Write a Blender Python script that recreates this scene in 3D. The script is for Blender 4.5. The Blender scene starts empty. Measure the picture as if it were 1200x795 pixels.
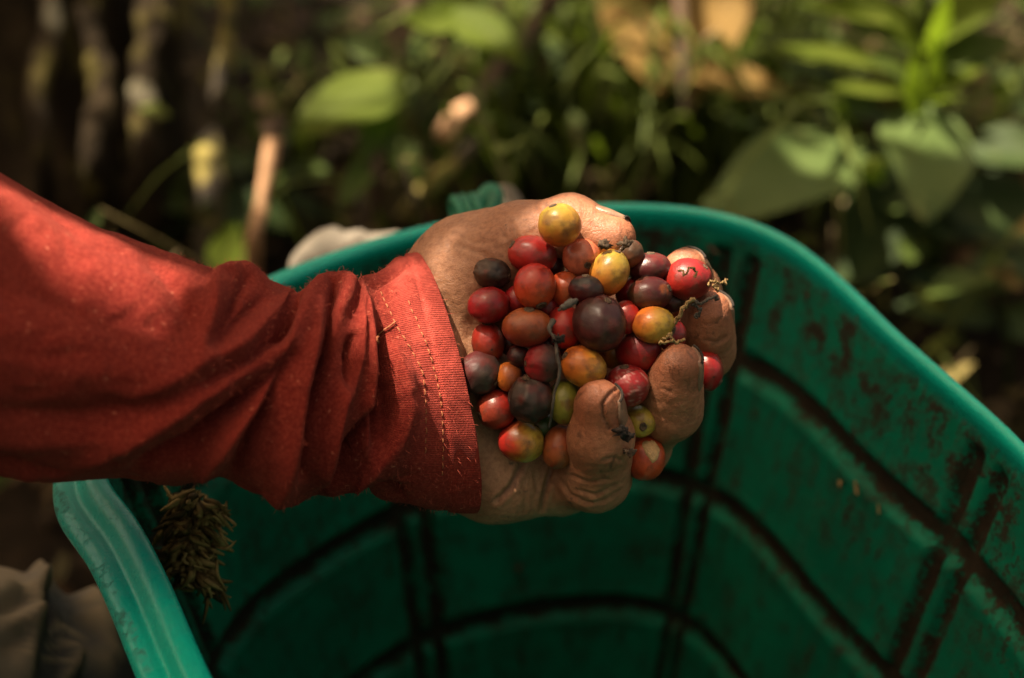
import bpy, math, random
import numpy as np
from mathutils import Vector

# ------------------------------------------------------------------ camera, world, sun, exposure
SC = bpy.context.scene
COL = SC.collection
PITCH = math.radians(36)
C = np.array([0.0, 0.0, 0.70])
F = 1667.0                                   # focal length in photograph pixels (50 mm lens)
R = np.array([[1, 0, 0], [0, math.sin(PITCH), -math.cos(PITCH)], [0, math.cos(PITCH), math.sin(PITCH)]])

cam_data = bpy.data.cameras.new('camera')
cam = bpy.data.objects.new('camera', cam_data)
COL.objects.link(cam)
cam.location = C
cam.rotation_euler = (math.radians(90) - PITCH, 0, 0)
cam_data.lens = 50
cam_data.sensor_width = 36
cam_data.clip_start = 0.01
cam_data.clip_end = 1000
cam_data.dof.use_dof = True
cam_data.dof.focus_distance = 0.492
cam_data.dof.aperture_fstop = 4.6
SC.camera = cam

SUN_DIR = np.array([-0.36, 0.12, 0.925]); SUN_DIR /= np.linalg.norm(SUN_DIR)
SUN_EL = math.asin(SUN_DIR[2])
SUN_AZ = math.atan2(SUN_DIR[0], SUN_DIR[1])
world = bpy.data.worlds.new('World')
SC.world = world
world.use_nodes = True
wn = world.node_tree
sky = wn.nodes.new('ShaderNodeTexSky')
sky.sky_type = 'NISHITA'
sky.sun_disc = False
sky.sun_elevation = SUN_EL
sky.sun_rotation = SUN_AZ
sky.dust_density = 5.0
sky.ozone_density = 0.5
tint = wn.nodes.new('ShaderNodeMix'); tint.data_type = 'RGBA'; tint.blend_type = 'MULTIPLY'
tint.inputs[0].default_value = 1.0
tint.inputs[7].default_value = (1.0, 0.76, 0.48, 1)      # light filtered by the plantation's canopy
wn.links.new(sky.outputs[0], tint.inputs[6])
bg = wn.nodes['Background']
wn.links.new(tint.outputs[2], bg.inputs[0])
bg.inputs[1].default_value = 0.075

sun_data = bpy.data.lights.new('sun', 'SUN')
sun_data.energy = 5.0
sun_data.angle = math.radians(0.53)
sun_data.color = (1.0, 0.86, 0.66)
sun = bpy.data.objects.new('sun', sun_data)
COL.objects.link(sun)
sun.location = (-1, -0.4, 4)
sun.rotation_euler = Vector(-SUN_DIR).to_track_quat('-Z', 'Y').to_euler()

SC.view_settings.view_transform = 'Standard'
SC.view_settings.look = 'None'
SC.view_settings.exposure = 1.95
SC.view_settings.gamma = 1.0
SC.render.engine = 'CYCLES'
SC.cycles.use_denoising = True
SC.cycles.max_bounces = 6
SC.cycles.use_adaptive_sampling = False
SC.cycles.caustics_reflective = False
SC.cycles.caustics_refractive = False
SC.cycles.sample_clamp_indirect = 2.0

rng = np.random.default_rng(7)
random.seed(7)

# ------------------------------------------------------------------ helpers
def W(px, py, d):
    px, py, d = np.broadcast_arrays(np.asarray(px, float), np.asarray(py, float), np.asarray(d, float))
    q = np.stack([(px - 600) / F * d, (397.5 - py) / F * d, -d], -1)
    return q @ R.T + C

def proj(P):
    q = (np.asarray(P) - C) @ R
    d = -q[..., 2]
    return np.stack([600 + q[..., 0] / d * F, 397.5 - q[..., 1] / d * F, d], -1)

def lat(ix, iy, iz, seed):
    h = (ix * 374761393 + iy * 668265263 + iz * 2147483647 + seed * 1274126177) & 0xFFFFFFFF
    h = ((h ^ (h >> 13)) * 1274126177) & 0xFFFFFFFF
    return ((h ^ (h >> 16)) & 0xFFFF) / 65535.0

def vnoise(P, scale, seed=0):
    """smooth value noise in -1..1, vectorised"""
    q = np.asarray(P) * scale + 1000.0
    i = np.floor(q).astype(np.int64); f = q - i
    f = f * f * (3 - 2 * f)
    out = 0
    for dx in (0, 1):
        for dy in (0, 1):
            for dz in (0, 1):
                w = (f[..., 0] if dx else 1 - f[..., 0]) * (f[..., 1] if dy else 1 - f[..., 1]) * (f[..., 2] if dz else 1 - f[..., 2])
                out = out + w * lat(i[..., 0] + dx, i[..., 1] + dy, i[..., 2] + dz, seed)
    return out * 2 - 1

def fbm(P, scale, seed=0, n=3):
    return sum(vnoise(P, scale * 2 ** k, seed + k) / 2 ** k for k in range(n)) / 1.6

def smoothstep(a, b, x):
    t = np.clip((x - a) / (b - a), 0, 1)
    return t * t * (3 - 2 * t)

def tag(o, label=None, cat=None, group=None, kind=None):
    if label: o['label'] = label
    if cat: o['category'] = cat
    if group: o['group'] = group
    if kind: o['kind'] = kind
    return o

def mesh_data(name, verts, faces, attrs=None, uv=None, smooth=True):
    verts = np.asarray(verts, np.float32)
    me = bpy.data.meshes.new(name)
    if isinstance(faces, np.ndarray):
        k = faces.shape[1]; nf = len(faces)
        me.vertices.add(len(verts)); me.vertices.foreach_set('co', verts.ravel())
        me.loops.add(nf * k); me.loops.foreach_set('vertex_index', faces.astype(np.int32).ravel())
        me.polygons.add(nf)
        me.polygons.foreach_set('loop_start', np.arange(nf, dtype=np.int32) * k)
        me.polygons.foreach_set('loop_total', np.full(nf, k, np.int32))
        me.update(calc_edges=True)
    else:
        me.from_pydata([tuple(v) for v in verts.tolist()], [], faces)
        me.update()
    me.validate()
    me.polygons.foreach_set('use_smooth', np.full(len(me.polygons), smooth))
    for an, av in (attrs or {}).items():
        av = np.asarray(av, np.float32)
        if av.ndim == 1:
            a = me.attributes.new(an, 'FLOAT', 'POINT'); a.data.foreach_set('value', av)
        else:
            a = me.color_attributes.new(an, 'FLOAT_COLOR', 'POINT')
            a.data.foreach_set('color', np.concatenate([av, np.ones((len(av), 1), np.float32)], 1).ravel())
    if uv is not None:
        ul = me.uv_layers.new(name='UVMap')
        li = np.zeros(len(me.loops), np.int32); me.loops.foreach_get('vertex_index', li)
        ul.data.foreach_set('uv', np.asarray(uv, np.float32)[li].ravel())
    return me

def link(name, me, mat, parent=None, loc=None):
    o = bpy.data.objects.new(name, me)
    COL.objects.link(o)
    if mat is not None and not me.materials: me.materials.append(mat)
    if parent is not None:
        o.parent = parent
    if loc is not None: o.location = loc
    return o

def build(name, verts, faces, mat, parent=None, attrs=None, uv=None, smooth=True, origin=None):
    """one mesh object; verts are world coordinates, the origin goes to its base (or to the parent's origin)"""
    verts = np.asarray(verts, float)
    if parent is not None:
        off = np.array(parent.get('origin', (0, 0, 0)), float)
        me = mesh_data(name, verts - off, faces, attrs, uv, smooth)
        o = link(name, me, mat, parent)
        o['origin'] = [float(v) for v in off]
        return o
    if origin is None:
        lo, hi = verts.min(0), verts.max(0)
        origin = np.array([(lo[0] + hi[0]) / 2, (lo[1] + hi[1]) / 2, lo[2]])
    origin = np.asarray(origin, float)
    me = mesh_data(name, verts - origin, faces, attrs, uv, smooth)
    o = link(name, me, mat, None, origin)
    o['origin'] = [float(v) for v in origin]
    return o

def empty(name, loc):
    o = bpy.data.objects.new(name, None)
    COL.objects.link(o)
    o.location = loc
    o.empty_display_size = 0.02
    o['origin'] = [float(v) for v in loc]
    return o

def grid_faces(nu, nv, closed_v=False):
    """quads of an nu x nv grid of vertices (index = i*nv + j)"""
    i = np.arange(nu - 1)[:, None]
    j = np.arange(nv if closed_v else nv - 1)[None, :]
    j2 = (j + 1) % nv
    return np.stack([i * nv + j, i * nv + j2, (i + 1) * nv + j2, (i + 1) * nv + j], -1).reshape(-1, 4)

def catmull(P, n):
    P = np.asarray(P, float); m = len(P)
    t = np.linspace(0, m - 1, n); i = np.minimum(t.astype(int), m - 2); f = (t - i)[:, None]
    a, b, c, d = P[np.maximum(i - 1, 0)], P[i], P[i + 1], P[np.minimum(i + 2, m - 1)]
    return .5 * (2 * b + (c - a) * f + (2 * a - 5 * b + 4 * c - d) * f ** 2 + (3 * b - a - 3 * c + d) * f ** 3)

def tube(path, radii, nseg=8, caps=True):
    """verts, quads (list) of a tube along a path"""
    P = np.asarray(path, float); n = len(P)
    r = np.broadcast_to(np.asarray(radii, float), (n,))
    T = np.gradient(P, axis=0); T /= np.linalg.norm(T, axis=1, keepdims=True) + 1e-12
    ref = np.array([0, 0, 1.0]) if abs(T[0][2]) < .9 else np.array([1.0, 0, 0])
    u = np.cross(T[0], ref); u /= np.linalg.norm(u)
    V = []
    for k in range(n):
        u = u - T[k] * (u @ T[k]); u /= np.linalg.norm(u) + 1e-12
        w = np.cross(T[k], u)
        a = np.arange(nseg) / nseg * 2 * math.pi
        V.append(P[k] + r[k] * (np.cos(a)[:, None] * u + np.sin(a)[:, None] * w))
    V = np.concatenate(V)
    Fc = grid_faces(n, nseg, True).tolist()
    if caps:
        Fc.append(list(range(nseg))[::-1]); Fc.append([(n - 1) * nseg + k for k in range(nseg)])
    return V, Fc

class Join:
    def __init__(self): self.v, self.f, self.n, self.c = [], [], 0, []
    def add(self, v, f, c=None):
        v = np.asarray(v, float)
        self.v.append(v)
        self.f += [[k + self.n for k in q] for q in (f.tolist() if isinstance(f, np.ndarray) else f)]
        self.n += len(v)
        self.c.append(np.broadcast_to(np.asarray(c if c is not None else (1, 1, 1), float), (len(v), 3)))
    def build(self, name, mat, parent=None, **k):
        return build(name, np.concatenate(self.v), self.f, mat, parent, attrs={'Col': np.concatenate(self.c)}, **k)

# ------------------------------------------------------------------ materials
class NT:
    def __init__(self, name):
        self.m = bpy.data.materials.new(name); self.m.use_nodes = True
        self.t = self.m.node_tree; self.b = self.t.nodes['Principled BSDF']
    def n(self, typ, **props):
        nd = self.t.nodes.new(typ)
        ins = props.pop('ins', {})
        for k, v in props.items(): setattr(nd, k, v)
        for k, v in ins.items(): self.put(nd.inputs[k], v)
        return nd
    def put(self, sock, v):
        if hasattr(v, 'links') or isinstance(v, bpy.types.NodeSocket): self.t.links.new(v, sock)
        elif isinstance(v, (tuple, list)) and len(v) == 3 and sock.type == 'RGBA': sock.default_value = (*v, 1)
        else: sock.default_value = v
    def coord(self): return self.n('ShaderNodeTexCoord').outputs['Object']
    def geo(self): return self.n('ShaderNodeNewGeometry').outputs['Position']
    def noise(self, scale, detail=4, rough=.55, vec=None, dist=0):
        nd = self.n('ShaderNodeTexNoise', ins={'Scale': scale, 'Detail': detail, 'Roughness': rough, 'Distortion': dist})
        self.put(nd.inputs['Vector'], vec if vec is not None else self.coord())
        return nd.outputs['Fac']
    def voro(self, scale, feature='F1', vec=None, rand=1.0):
        nd = self.n('ShaderNodeTexVoronoi', feature=feature, ins={'Scale': scale, 'Randomness': rand})
        self.put(nd.inputs['Vector'], vec if vec is not None else self.coord())
        return nd.outputs['Distance']
    def ramp(self, fac, stops):
        nd = self.n('ShaderNodeValToRGB'); self.put(nd.inputs[0], fac)
        cr = nd.color_ramp
        while len(cr.elements) < len(stops): cr.elements.new(0.5)
        for e, (p, c) in zip(cr.elements, stops):
            e.position = p
            e.color = (c, c, c, 1) if isinstance(c, (int, float)) else (*c, 1)
        return nd.outputs[0]
    def mix(self, fac, a, b, blend='MIX'):
        nd = self.n('ShaderNodeMix', data_type='RGBA', blend_type=blend)
        self.put(nd.inputs[0], fac); self.put(nd.inputs[6], a); self.put(nd.inputs[7], b)
        return nd.outputs[2]
    def math(self, op, a, b=0.0, clamp=False):
        nd = self.n('ShaderNodeMath', operation=op, use_clamp=clamp)
        self.put(nd.inputs[0], a); self.put(nd.inputs[1], b)
        return nd.outputs[0]
    def attr(self, name, out='Fac'): return self.n('ShaderNodeAttribute', attribute_name=name).outputs[out]
    def bump(self, h, strength=.3, dist=.001, normal=None):
        nd = self.n('ShaderNodeBump', ins={'Strength': strength, 'Distance': dist, 'Height': h})
        if normal is not None: self.put(nd.inputs['Normal'], normal)
        return nd.outputs[0]
    def set(self, **k):
        for a, v in k.items(): self.put(self.b.inputs[a.replace('_', ' ')], v)
        return self.m

def mat_plain(name, col, var=.3, scale=60, rough=.7, bump=.4):
    t = NT(name)
    n1 = t.noise(scale, 6)
    dark = tuple(c * (1 - var) for c in col); lite = tuple(min(1, c * (1 + var)) for c in col)
    return t.set(Base_Color=t.ramp(n1, [(.3, dark), (.7, lite)]), Roughness=rough,
                 Normal=t.bump(t.noise(scale * 4, 5), bump, .002))

def mat_skin():
    t = NT('skin')
    p = t.geo()
    blot = t.noise(45, 4, .6, p)
    base = t.ramp(blot, [(.3, (.31, .136, .068)), (.5, (.385, .182, .096)), (.72, (.44, .225, .124))])
    red = t.mix(t.attr('red'), base, (.29, .090, .042))
    fine = t.noise(600, 4, .6, p)
    red = t.mix(t.math('MULTIPLY', t.ramp(fine, [(.42, 0.), (.66, 1.)]), .42), red, (.15, .055, .028))
    # ground in dirt: creases plus speckles
    spk = t.math('MULTIPLY', t.ramp(t.noise(230, 5, .62, p), [(.60, 0.), (.68, 1.)]), t.ramp(t.noise(70, 3, .5, p), [(.45, 0.), (.62, 1.)]))
    d = t.math('MAXIMUM', t.attr('dirt'), t.math('MULTIPLY', spk, .75), True)
    c = t.mix(d, red, (.035, .022, .014))
    lines = t.voro(900, 'DISTANCE_TO_EDGE', p)
    mpc = t.n('ShaderNodeMapping', ins={'Scale': (260., 520., 330.), 'Rotation': (.3, .2, .6)}); t.put(mpc.inputs['Vector'], p)
    crk = t.math('MULTIPLY', t.ramp(t.voro(1.0, 'DISTANCE_TO_EDGE', mpc.outputs[0]), [(0., 1.), (.07, 0.)]), t.ramp(t.noise(110, 3, .5, p), [(.42, 0.), (.62, 1.)]))
    c = t.mix(t.math('MULTIPLY', crk, t.math('ADD', .12, t.math('MULTIPLY', t.attr('red'), .5))), c, (.07, .03, .016))
    h = t.math('ADD', t.math('MULTIPLY', t.ramp(lines, [(0., 0.), (.10, 1.)]), .22), t.math('MULTIPLY', t.noise(420, 5, .65, p), 1.0))
    wr = t.n('ShaderNodeTexNoise', ins={'Scale': 1.0, 'Detail': 4.0})
    mp = t.n('ShaderNodeMapping', ins={'Scale': (130., 500., 300.), 'Rotation': (0., 0., .5)})
    t.put(mp.inputs['Vector'], p); t.put(wr.inputs['Vector'], mp.outputs[0])
    h = t.math('ADD', h, t.math('MULTIPLY', wr.outputs['Fac'], .9))
    return t.set(Base_Color=c, Roughness=t.ramp(t.noise(160, 3, .5, p), [(.3, .42), (.7, .60)]), Normal=t.bump(h, .42, .0009),
                 Subsurface_Weight=.05, Subsurface_Radius=(.004, .0015, .0007), Subsurface_Scale=1.0, Specular_IOR_Level=.42)

def mat_fabric():
    t = NT('red_cotton')
    uv = t.n('ShaderNodeUVMap').outputs[0]
    p = t.geo()
    def wave(direction, scale):
        nd = t.n('ShaderNodeTexWave', bands_direction=direction, ins={'Scale': scale, 'Distortion': 1.2, 'Detail': 2.0, 'Detail Scale': 1.5})
        t.put(nd.inputs['Vector'], uv); return nd.outputs['Fac']
    weave = t.math('MULTIPLY', wave('X', 330.), wave('Y', 420.))
    n1 = t.noise(22, 4, .55, p); n2 = t.noise(900, 3, .6, p)
    base = t.ramp(n1, [(.3, (.165, .012, .008)), (.55, (.215, .018, .011)), (.8, (.265, .029, .017))])
    base = t.mix(t.math('MULTIPLY', t.ramp(n2, [(.42, 0.), (.68, 1.)]), .55), base, (.42, .065, .038))
    base = t.mix(t.math('MULTIPLY', t.ramp(weave, [(.0, 1.), (.55, 0.)]), .30), base, (.07, .006, .005))
    lint = t.ramp(t.noise(520, 2, .4, p), [(.70, 0.), (.76, 1.)])
    base = t.mix(t.math('MULTIPLY', lint, .55), base, (.6, .2, .12))
    # sunlight on the cuff painted in as paler red, then a little trail dust
    worn = t.math('MULTIPLY', t.attr('hem'), t.ramp(t.noise(130, 5, .65, p), [(.4, .35), (.65, .85)]))  # strength of the painted sun patch, broken up by noise
    base = t.mix(worn, base, (.48, .075, .055))
    dust = t.math('MULTIPLY', t.ramp(t.noise(9, 5, .6, p), [(.5, 0.), (.75, 1.)]), .22)
    base = t.mix(dust, base, (.16, .035, .02))
    h = t.math('ADD', t.math('MULTIPLY', weave, .8), t.math('MULTIPLY', t.noise(1300, 3, .7, p), 1.2))
    h = t.math('ADD', h, t.math('MULTIPLY', t.noise(120, 3, .5, p), 1.6))
    return t.set(Base_Color=base, Roughness=.9, Normal=t.bump(h, .7, .0008), Sheen_Weight=.08, Sheen_Roughness=.5,
                 Sheen_Tint=(1., .35, .25), Specular_IOR_Level=.18)

def mat_basket():
    t = NT('green_plastic')
    p = t.geo()
    n = t.noise(14, 4, .5, p)
    col = t.ramp(n, [(.3, (.003, .100, .058)), (.7, (.004, .140, .083))])
    # sky light on the lip is painted in as a brighter, bluer green
    col = t.mix(t.attr('lip'), col, (.005, .37, .285))
    # soil: caked in the grooves, smeared under the lip, specks everywhere
    fine = t.noise(420, 6, .7, p); mid = t.noise(75, 6, .62, p); big = t.noise(18, 4, .6, p)
    mapn = t.n('ShaderNodeMapping', ins={'Scale': (190., 190., 26.)}); t.put(mapn.inputs['Vector'], p)
    streak = t.noise(1.0, 5, .65, mapn.outputs[0])
    nz = t.math('SUBTRACT', t.math('ADD', t.math('MULTIPLY', mid, .45), t.math('MULTIPLY', fine, .55)), .5)
    g = t.ramp(t.math('ADD', t.attr('groove'), t.math('MULTIPLY', nz, 2.6)), [(.62, 0.), (.80, 1.)])
    smear = t.math('MULTIPLY', t.attr('band'), t.ramp(t.math('ADD', t.math('MULTIPLY', mid, .65), t.math('MULTIPLY', fine, .35)), [(.49, 0.), (.57, 1.)]))
    specks = t.math('MULTIPLY', t.ramp(t.math('ADD', t.math('MULTIPLY', streak, .5), t.math('MULTIPLY', fine, .5)), [(.52, 0.), (.585, 1.)]), t.ramp(big, [(.34, 0.), (.52, 1.)]))
    dots = t.ramp(t.math('ADD', t.math('MULTIPLY', t.noise(950, 4, .75, p), .55), t.math('MULTIPLY', mid, .45)), [(.555, 0.), (.60, .9)])
    film = t.math('MULTIPLY', t.ramp(mid, [(.42, 0.), (.70, 1.)]), t.ramp(big, [(.4, .12), (.65, .55)]))
    clean = t.math('SUBTRACT', 1.0, t.math('MULTIPLY', t.attr('lip'), .92))
    d = t.math('MAXIMUM', t.math('MAXIMUM', t.math('MAXIMUM', g, smear), t.math('MULTIPLY', specks, .9)), dots, True)
    d = t.math('MULTIPLY', t.math('MAXIMUM', d, film), clean)
    edge = t.math('MULTIPLY', t.attr('rim_edge'), t.ramp(t.math('ADD', t.math('MULTIPLY', mid, .5), t.math('MULTIPLY', fine, .5)), [(.52, 0.), (.62, .6)]))
    d = t.math('MAXIMUM', d, edge, True)
    soil = t.ramp(fine, [(.35, (.012, .009, .006)), (.7, (.036, .024, .014))])
    c = t.mix(d, col, soil)
    scr = t.mix(t.attr('lip'), t.ramp(streak, [(.35, .38), (.7, .50)]), t.ramp(mid, [(.4, .24), (.7, .34)]))
    rough = t.mix(d, scr, (.9, .9, .9))
    h = t.math('ADD', t.math('MULTIPLY', d, t.math('ADD', .4, fine)), t.math('MULTIPLY', t.noise(60, 3, .5, p), .5))
    return t.set(Base_Color=c, Roughness=rough, Normal=t.bump(h, .5, .0012), Specular_IOR_Level=t.math('ADD', .13, t.math('MULTIPLY', t.attr('lip'), .30)))

def mat_cherry():
    t = NT('cherry_skin')
    p = t.coord()
    c0 = t.attr('Col', 'Color')
    dry = t.attr('dry')
    n1 = t.noise(300, 5, .6, p)
    c = t.mix(t.math('MULTIPLY', t.ramp(n1, [(.45, 0.), (.75, 1.)]), .40), c0, (.75, .72, .68), 'MULTIPLY')
    spots = t.ramp(t.voro(260, 'F1', p), [(.10, 1.), (.17, 0.)])
    spots = t.math('MULTIPLY', spots, t.ramp(t.noise(120, 2, .5, p), [(.52, 0.), (.60, 1.)]))
    c = t.mix(t.math('MULTIPLY', spots, .9), c, (.02, .012, .008))
    soil = t.math('MULTIPLY', t.ramp(t.noise(190, 6, .68, p), [(.50, 0.), (.68, 1.)]), t.math('ADD', .60, t.math('MULTIPLY', dry, .30)))
    c = t.mix(soil, c, (.05, .03, .018))
    dust = t.math('MULTIPLY', t.ramp(t.noise(700, 3, .7, p), [(.55, 0.), (.75, 1.)]), t.math('MULTIPLY', dry, .3))
    c = t.mix(dust, c, (.12, .075, .05))
    rough = t.math('ADD', t.math('MULTIPLY', dry, .35), t.math('ADD', .17, t.math('MULTIPLY', n1, .26)))
    h = t.math('ADD', t.math('MULTIPLY', t.noise(160, 4, .6, p), .7), t.math('MULTIPLY', t.noise(900, 3, .6, p), .3))
    h = t.math('ADD', h, t.math('MULTIPLY', soil, .3))
    return t.set(Base_Color=c, Roughness=rough, Normal=t.bump(h, .30, .0009), Subsurface_Weight=.0,
                 Subsurface_Radius=(.003, .001, .0005), Subsurface_Scale=1.0, Specular_IOR_Level=.45)

def mat_leaf(name, col, col2, trans=.35, rough=.6, spot=(.12, .09, .03), spot_amt=.35):
    t = NT(name)
    p = t.coord()
    n = t.noise(14, 4, .55, p)
    c = t.ramp(n, [(.3, col), (.7, col2)])
    c = t.mix(t.math('MULTIPLY', t.ramp(t.noise(38, 5, .6, p), [(.60, 0.), (.70, 1.)]), spot_amt), c, spot)
    t.set(Base_Color=c, Roughness=rough, Normal=t.bump(t.noise(50, 4), .3, .003), Specular_IOR_Level=.16)
    tr = t.n('ShaderNodeBsdfTranslucent'); t.put(tr.inputs[0], t.mix(1.0, c, (1.0, 1.15, .45), 'MULTIPLY'))
    mx = t.n('ShaderNodeMixShader', ins={0: trans})
    t.t.links.new(t.b.outputs[0], mx.inputs[1]); t.t.links.new(tr.outputs[0], mx.inputs[2])
    t.t.links.new(mx.outputs[0], t.t.nodes['Material Output'].inputs[0])
    return t.m

def mat_col(name, rough=.8, bump=.3, scale=300):
    """colour from the vertices' own pigment, with grain"""
    t = NT(name); c = t.attr('Col', 'Color')
    g = t.noise(scale, 5, .6)
    c = t.mix(t.math('MULTIPLY', t.ramp(g, [(.35, 1.), (.6, 0.)]), .55), c, (.35, .32, .3), 'MULTIPLY')
    return t.set(Base_Color=c, Roughness=rough, Normal=t.bump(g, bump, .001), Specular_IOR_Level=.12)

def mat_bark():
    t = NT('mossy_bark'); p = t.coord()
    mp = t.n('ShaderNodeMapping', ins={'Scale': (26., 26., 7.)}); t.put(mp.inputs['Vector'], p)
    n = t.noise(1.0, 7, .65, mp.outputs[0])
    c = t.ramp(n, [(.3, (.010, .007, .004)), (.55, (.028, .019, .010)), (.75, (.065, .045, .022))])
    moss = t.math('MULTIPLY', t.ramp(t.noise(1.4, 4, .55, mp.outputs[0]), [(.52, 0.), (.62, 1.)]), t.ramp(t.noise(9, 2, .5, p), [(.42, 0.), (.58, 1.)]))
    c = t.mix(moss, c, t.ramp(t.noise(60, 3), [(.3, (.06, .052, .012)), (.7, (.15, .12, .035))]))
    lich = t.ramp(t.voro(12, 'F1', p), [(.13, 1.), (.2, 0.)])
    c = t.mix(t.math('MULTIPLY', lich, .6), c, (.17, .15, .10))
    return t.set(Base_Color=c, Roughness=.95, Normal=t.bump(n, 1.0, .02), Specular_IOR_Level=.1)

def mat_soil():
    t = NT('dark_soil'); p = t.geo()
    c = t.ramp(t.noise(30, 7, .65, p), [(.3, (.010, .007, .0045)), (.55, (.022, .015, .009)), (.8, (.048, .032, .018))])
    return t.set(Base_Color=c, Roughness=.95, Normal=t.bump(t.noise(60, 7, .7, p), .9, .02), Specular_IOR_Level=.08)

def mat_denim():
    t = NT('worn_denim'); uv = t.n('ShaderNodeUVMap').outputs[0]; p = t.geo()
    nd = t.n('ShaderNodeTexWave', bands_direction='DIAGONAL', ins={'Scale': 900., 'Distortion': .6}); t.put(nd.inputs['Vector'], uv)
    tw = nd.outputs['Fac']
    c = t.ramp(t.noise(32, 5, .6, p), [(.3, (.035, .037, .042)), (.55, (.085, .088, .094)), (.75, (.20, .19, .18))])
    c = t.mix(t.math('MULTIPLY', tw, .35), c, (.16, .14, .11))
    c = t.mix(t.math('MULTIPLY', t.attr('worn'), .9), c, (.40, .31, .20))
    return t.set(Base_Color=c, Roughness=.95, Normal=t.bump(t.math('ADD', tw, t.math('MULTIPLY', t.noise(90, 4), 2.)), .5, .0012), Specular_IOR_Level=.15)

M = dict(skin=mat_skin(), fabric=mat_fabric(), basket=mat_basket(), cherry=mat_cherry(), bark=mat_bark(), soil=mat_soil(),
         denim=mat_denim(), col=mat_col('dry_fibre'), thread=mat_plain('yellow_thread', (.34, .11, .04), .2, 500),
         nail=mat_plain('nail', (.22, .125, .08), .35, 300, .38, .2), grime=mat_plain('grime', (.018, .012, .008), .5, 500, .9),
         calyx=mat_plain('dry_calyx', (.075, .045, .024), .6, 700, .85), pale_wood=mat_plain('pale_wood', (.40, .22, .11), .25, 60, .75),
         wood=mat_plain('brown_wood', (.075, .045, .025), .5, 50, .9), cloth=mat_plain('sack_cloth', (.15, .125, .095), .25, 90, .95),
         strap=mat_plain('green_strap', (.004, .13, .065), .3, 200, .5), lining=mat_plain('parchment', (.50, .30, .13), .25, 350, .5),
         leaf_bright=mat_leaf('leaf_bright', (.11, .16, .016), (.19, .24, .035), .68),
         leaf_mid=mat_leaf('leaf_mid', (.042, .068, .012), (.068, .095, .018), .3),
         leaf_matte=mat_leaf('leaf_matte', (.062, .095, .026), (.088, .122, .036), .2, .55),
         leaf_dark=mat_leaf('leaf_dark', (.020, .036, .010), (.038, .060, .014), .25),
         leaf_dead=mat_leaf('leaf_dead', (.13, .080, .020), (.21, .125, .036), .2, .75, (.06, .035, .014), .8),
         grass=mat_leaf('grass_blade', (.060, .085, .013), (.10, .125, .022), .35),
         canopy=mat_leaf('shade_leaf', (.035, .062, .014), (.055, .085, .018), .30))

# ------------------------------------------------------------------ the setting: ground
def ground_h(x, y):
    P = np.stack([x, y, np.zeros_like(x)], -1)
    near = np.exp(-((np.hypot(x, y - .8) / 6) ** 2))
    h = .035 * fbm(P, 2.2, 3) * near + .9 * fbm(P, .12, 9) * (1 - near)
    return h - .012 + .0 * x
gx = np.sinh(np.linspace(-6.3, 6.3, 260)) * .75
GX, GY = np.meshgrid(gx, gx + .8, indexing='ij')
flat = smoothstep(.28, .5, np.hypot(GX - .03, GY - .36))
GZ = ground_h(GX, GY) * flat + (-.002) * (1 - flat)
g = build('ground', np.stack([GX, GY, GZ], -1).reshape(-1, 3), grid_faces(260, 260), M['soil'], origin=(0, 0, 0))
tag(g, 'dark soil of the plantation floor', None, kind='structure')
def gz(x, y): return float(ground_h(np.array([x]), np.array([y]))[0])

# ------------------------------------------------------------------ leaves and plants
def leaf_mesh(length, width, nl=9, nw=4, fold=.25, curl=.35, wav=.06, seed=0, shape=1.0):
    """a leaf along +x from the origin, upper face +z"""
    r = np.random.default_rng(seed)
    u = np.linspace(0, 1, nl)
    half = width / 2 * np.sin(np.pi * np.clip(u, 0, 1) ** (.8 * shape)) ** .8 * (1 - .15 * u)
    half[0] = max(half[0], width * .03); half[-1] = width * .01
    v = np.linspace(-1, 1, 2 * nw + 1)
    X = np.repeat((u * length)[:, None], len(v), 1)
    Y = half[:, None] * v[None, :]
    Z = np.abs(Y) * fold - curl * length * (u[:, None] ** 2) * .5
    Z = Z + wav * width * np.sin(u[:, None] * (7 + 3 * r.random()) + r.random() * 6) * np.abs(v)[None, :]
    Z = Z + .02 * width * np.cos(v * 9)[None, :] * (np.abs(v) < .2)
    V = np.stack([X + curl * 0, Y, Z], -1).reshape(-1, 3)
    V[:, 0] *= 1 - .10 * curl
    return V, grid_faces(nl, len(v))

def frame_from(base, tip, face):
    x = tip - base; L = np.linalg.norm(x); x = x / L
    z = face - x * (face @ x); z /= np.linalg.norm(z)
    return np.stack([x, np.cross(z, x), z], 1), L

TOCAM = R[:, 2]; UP = np.array([0, 0, 1.0])
def leaf_between(parent, base, tip, width, mat, face=None, name='leaf', seed=0, **k):
    base, tip = np.asarray(base), np.asarray(tip)
    face = TOCAM * .7 + UP * .6 if face is None else np.asarray(face, float)
    A, L = frame_from(base, tip, face)
    V, Fc = leaf_mesh(L, width, seed=seed, **k)
    return build(name, V @ A.T + base, Fc, mat, parent)

def px_m(n, d): return n * d / F

def stem_part(parent, pts, r0, r1, mat, name='stem', n=14, nseg=8):
    P = catmull(pts, n)
    V, Fc = tube(P, np.linspace(r0, r1, n), nseg)
    return build(name, V, Fc, mat, parent)

def plant_root(name, px, d, label, cat, group=None):
    """an Empty on the ground under a pixel column at depth d"""
    p = W(px, 100, d); x, y = p[0], p[1]
    return tag(empty(name, (x, y, gz(x, y))), label, cat, group)

def ground_at(px, py, z=.0):
    v = W(px, py, 1.0) - C
    return C + v * ((z - C[2]) / v[2])

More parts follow.
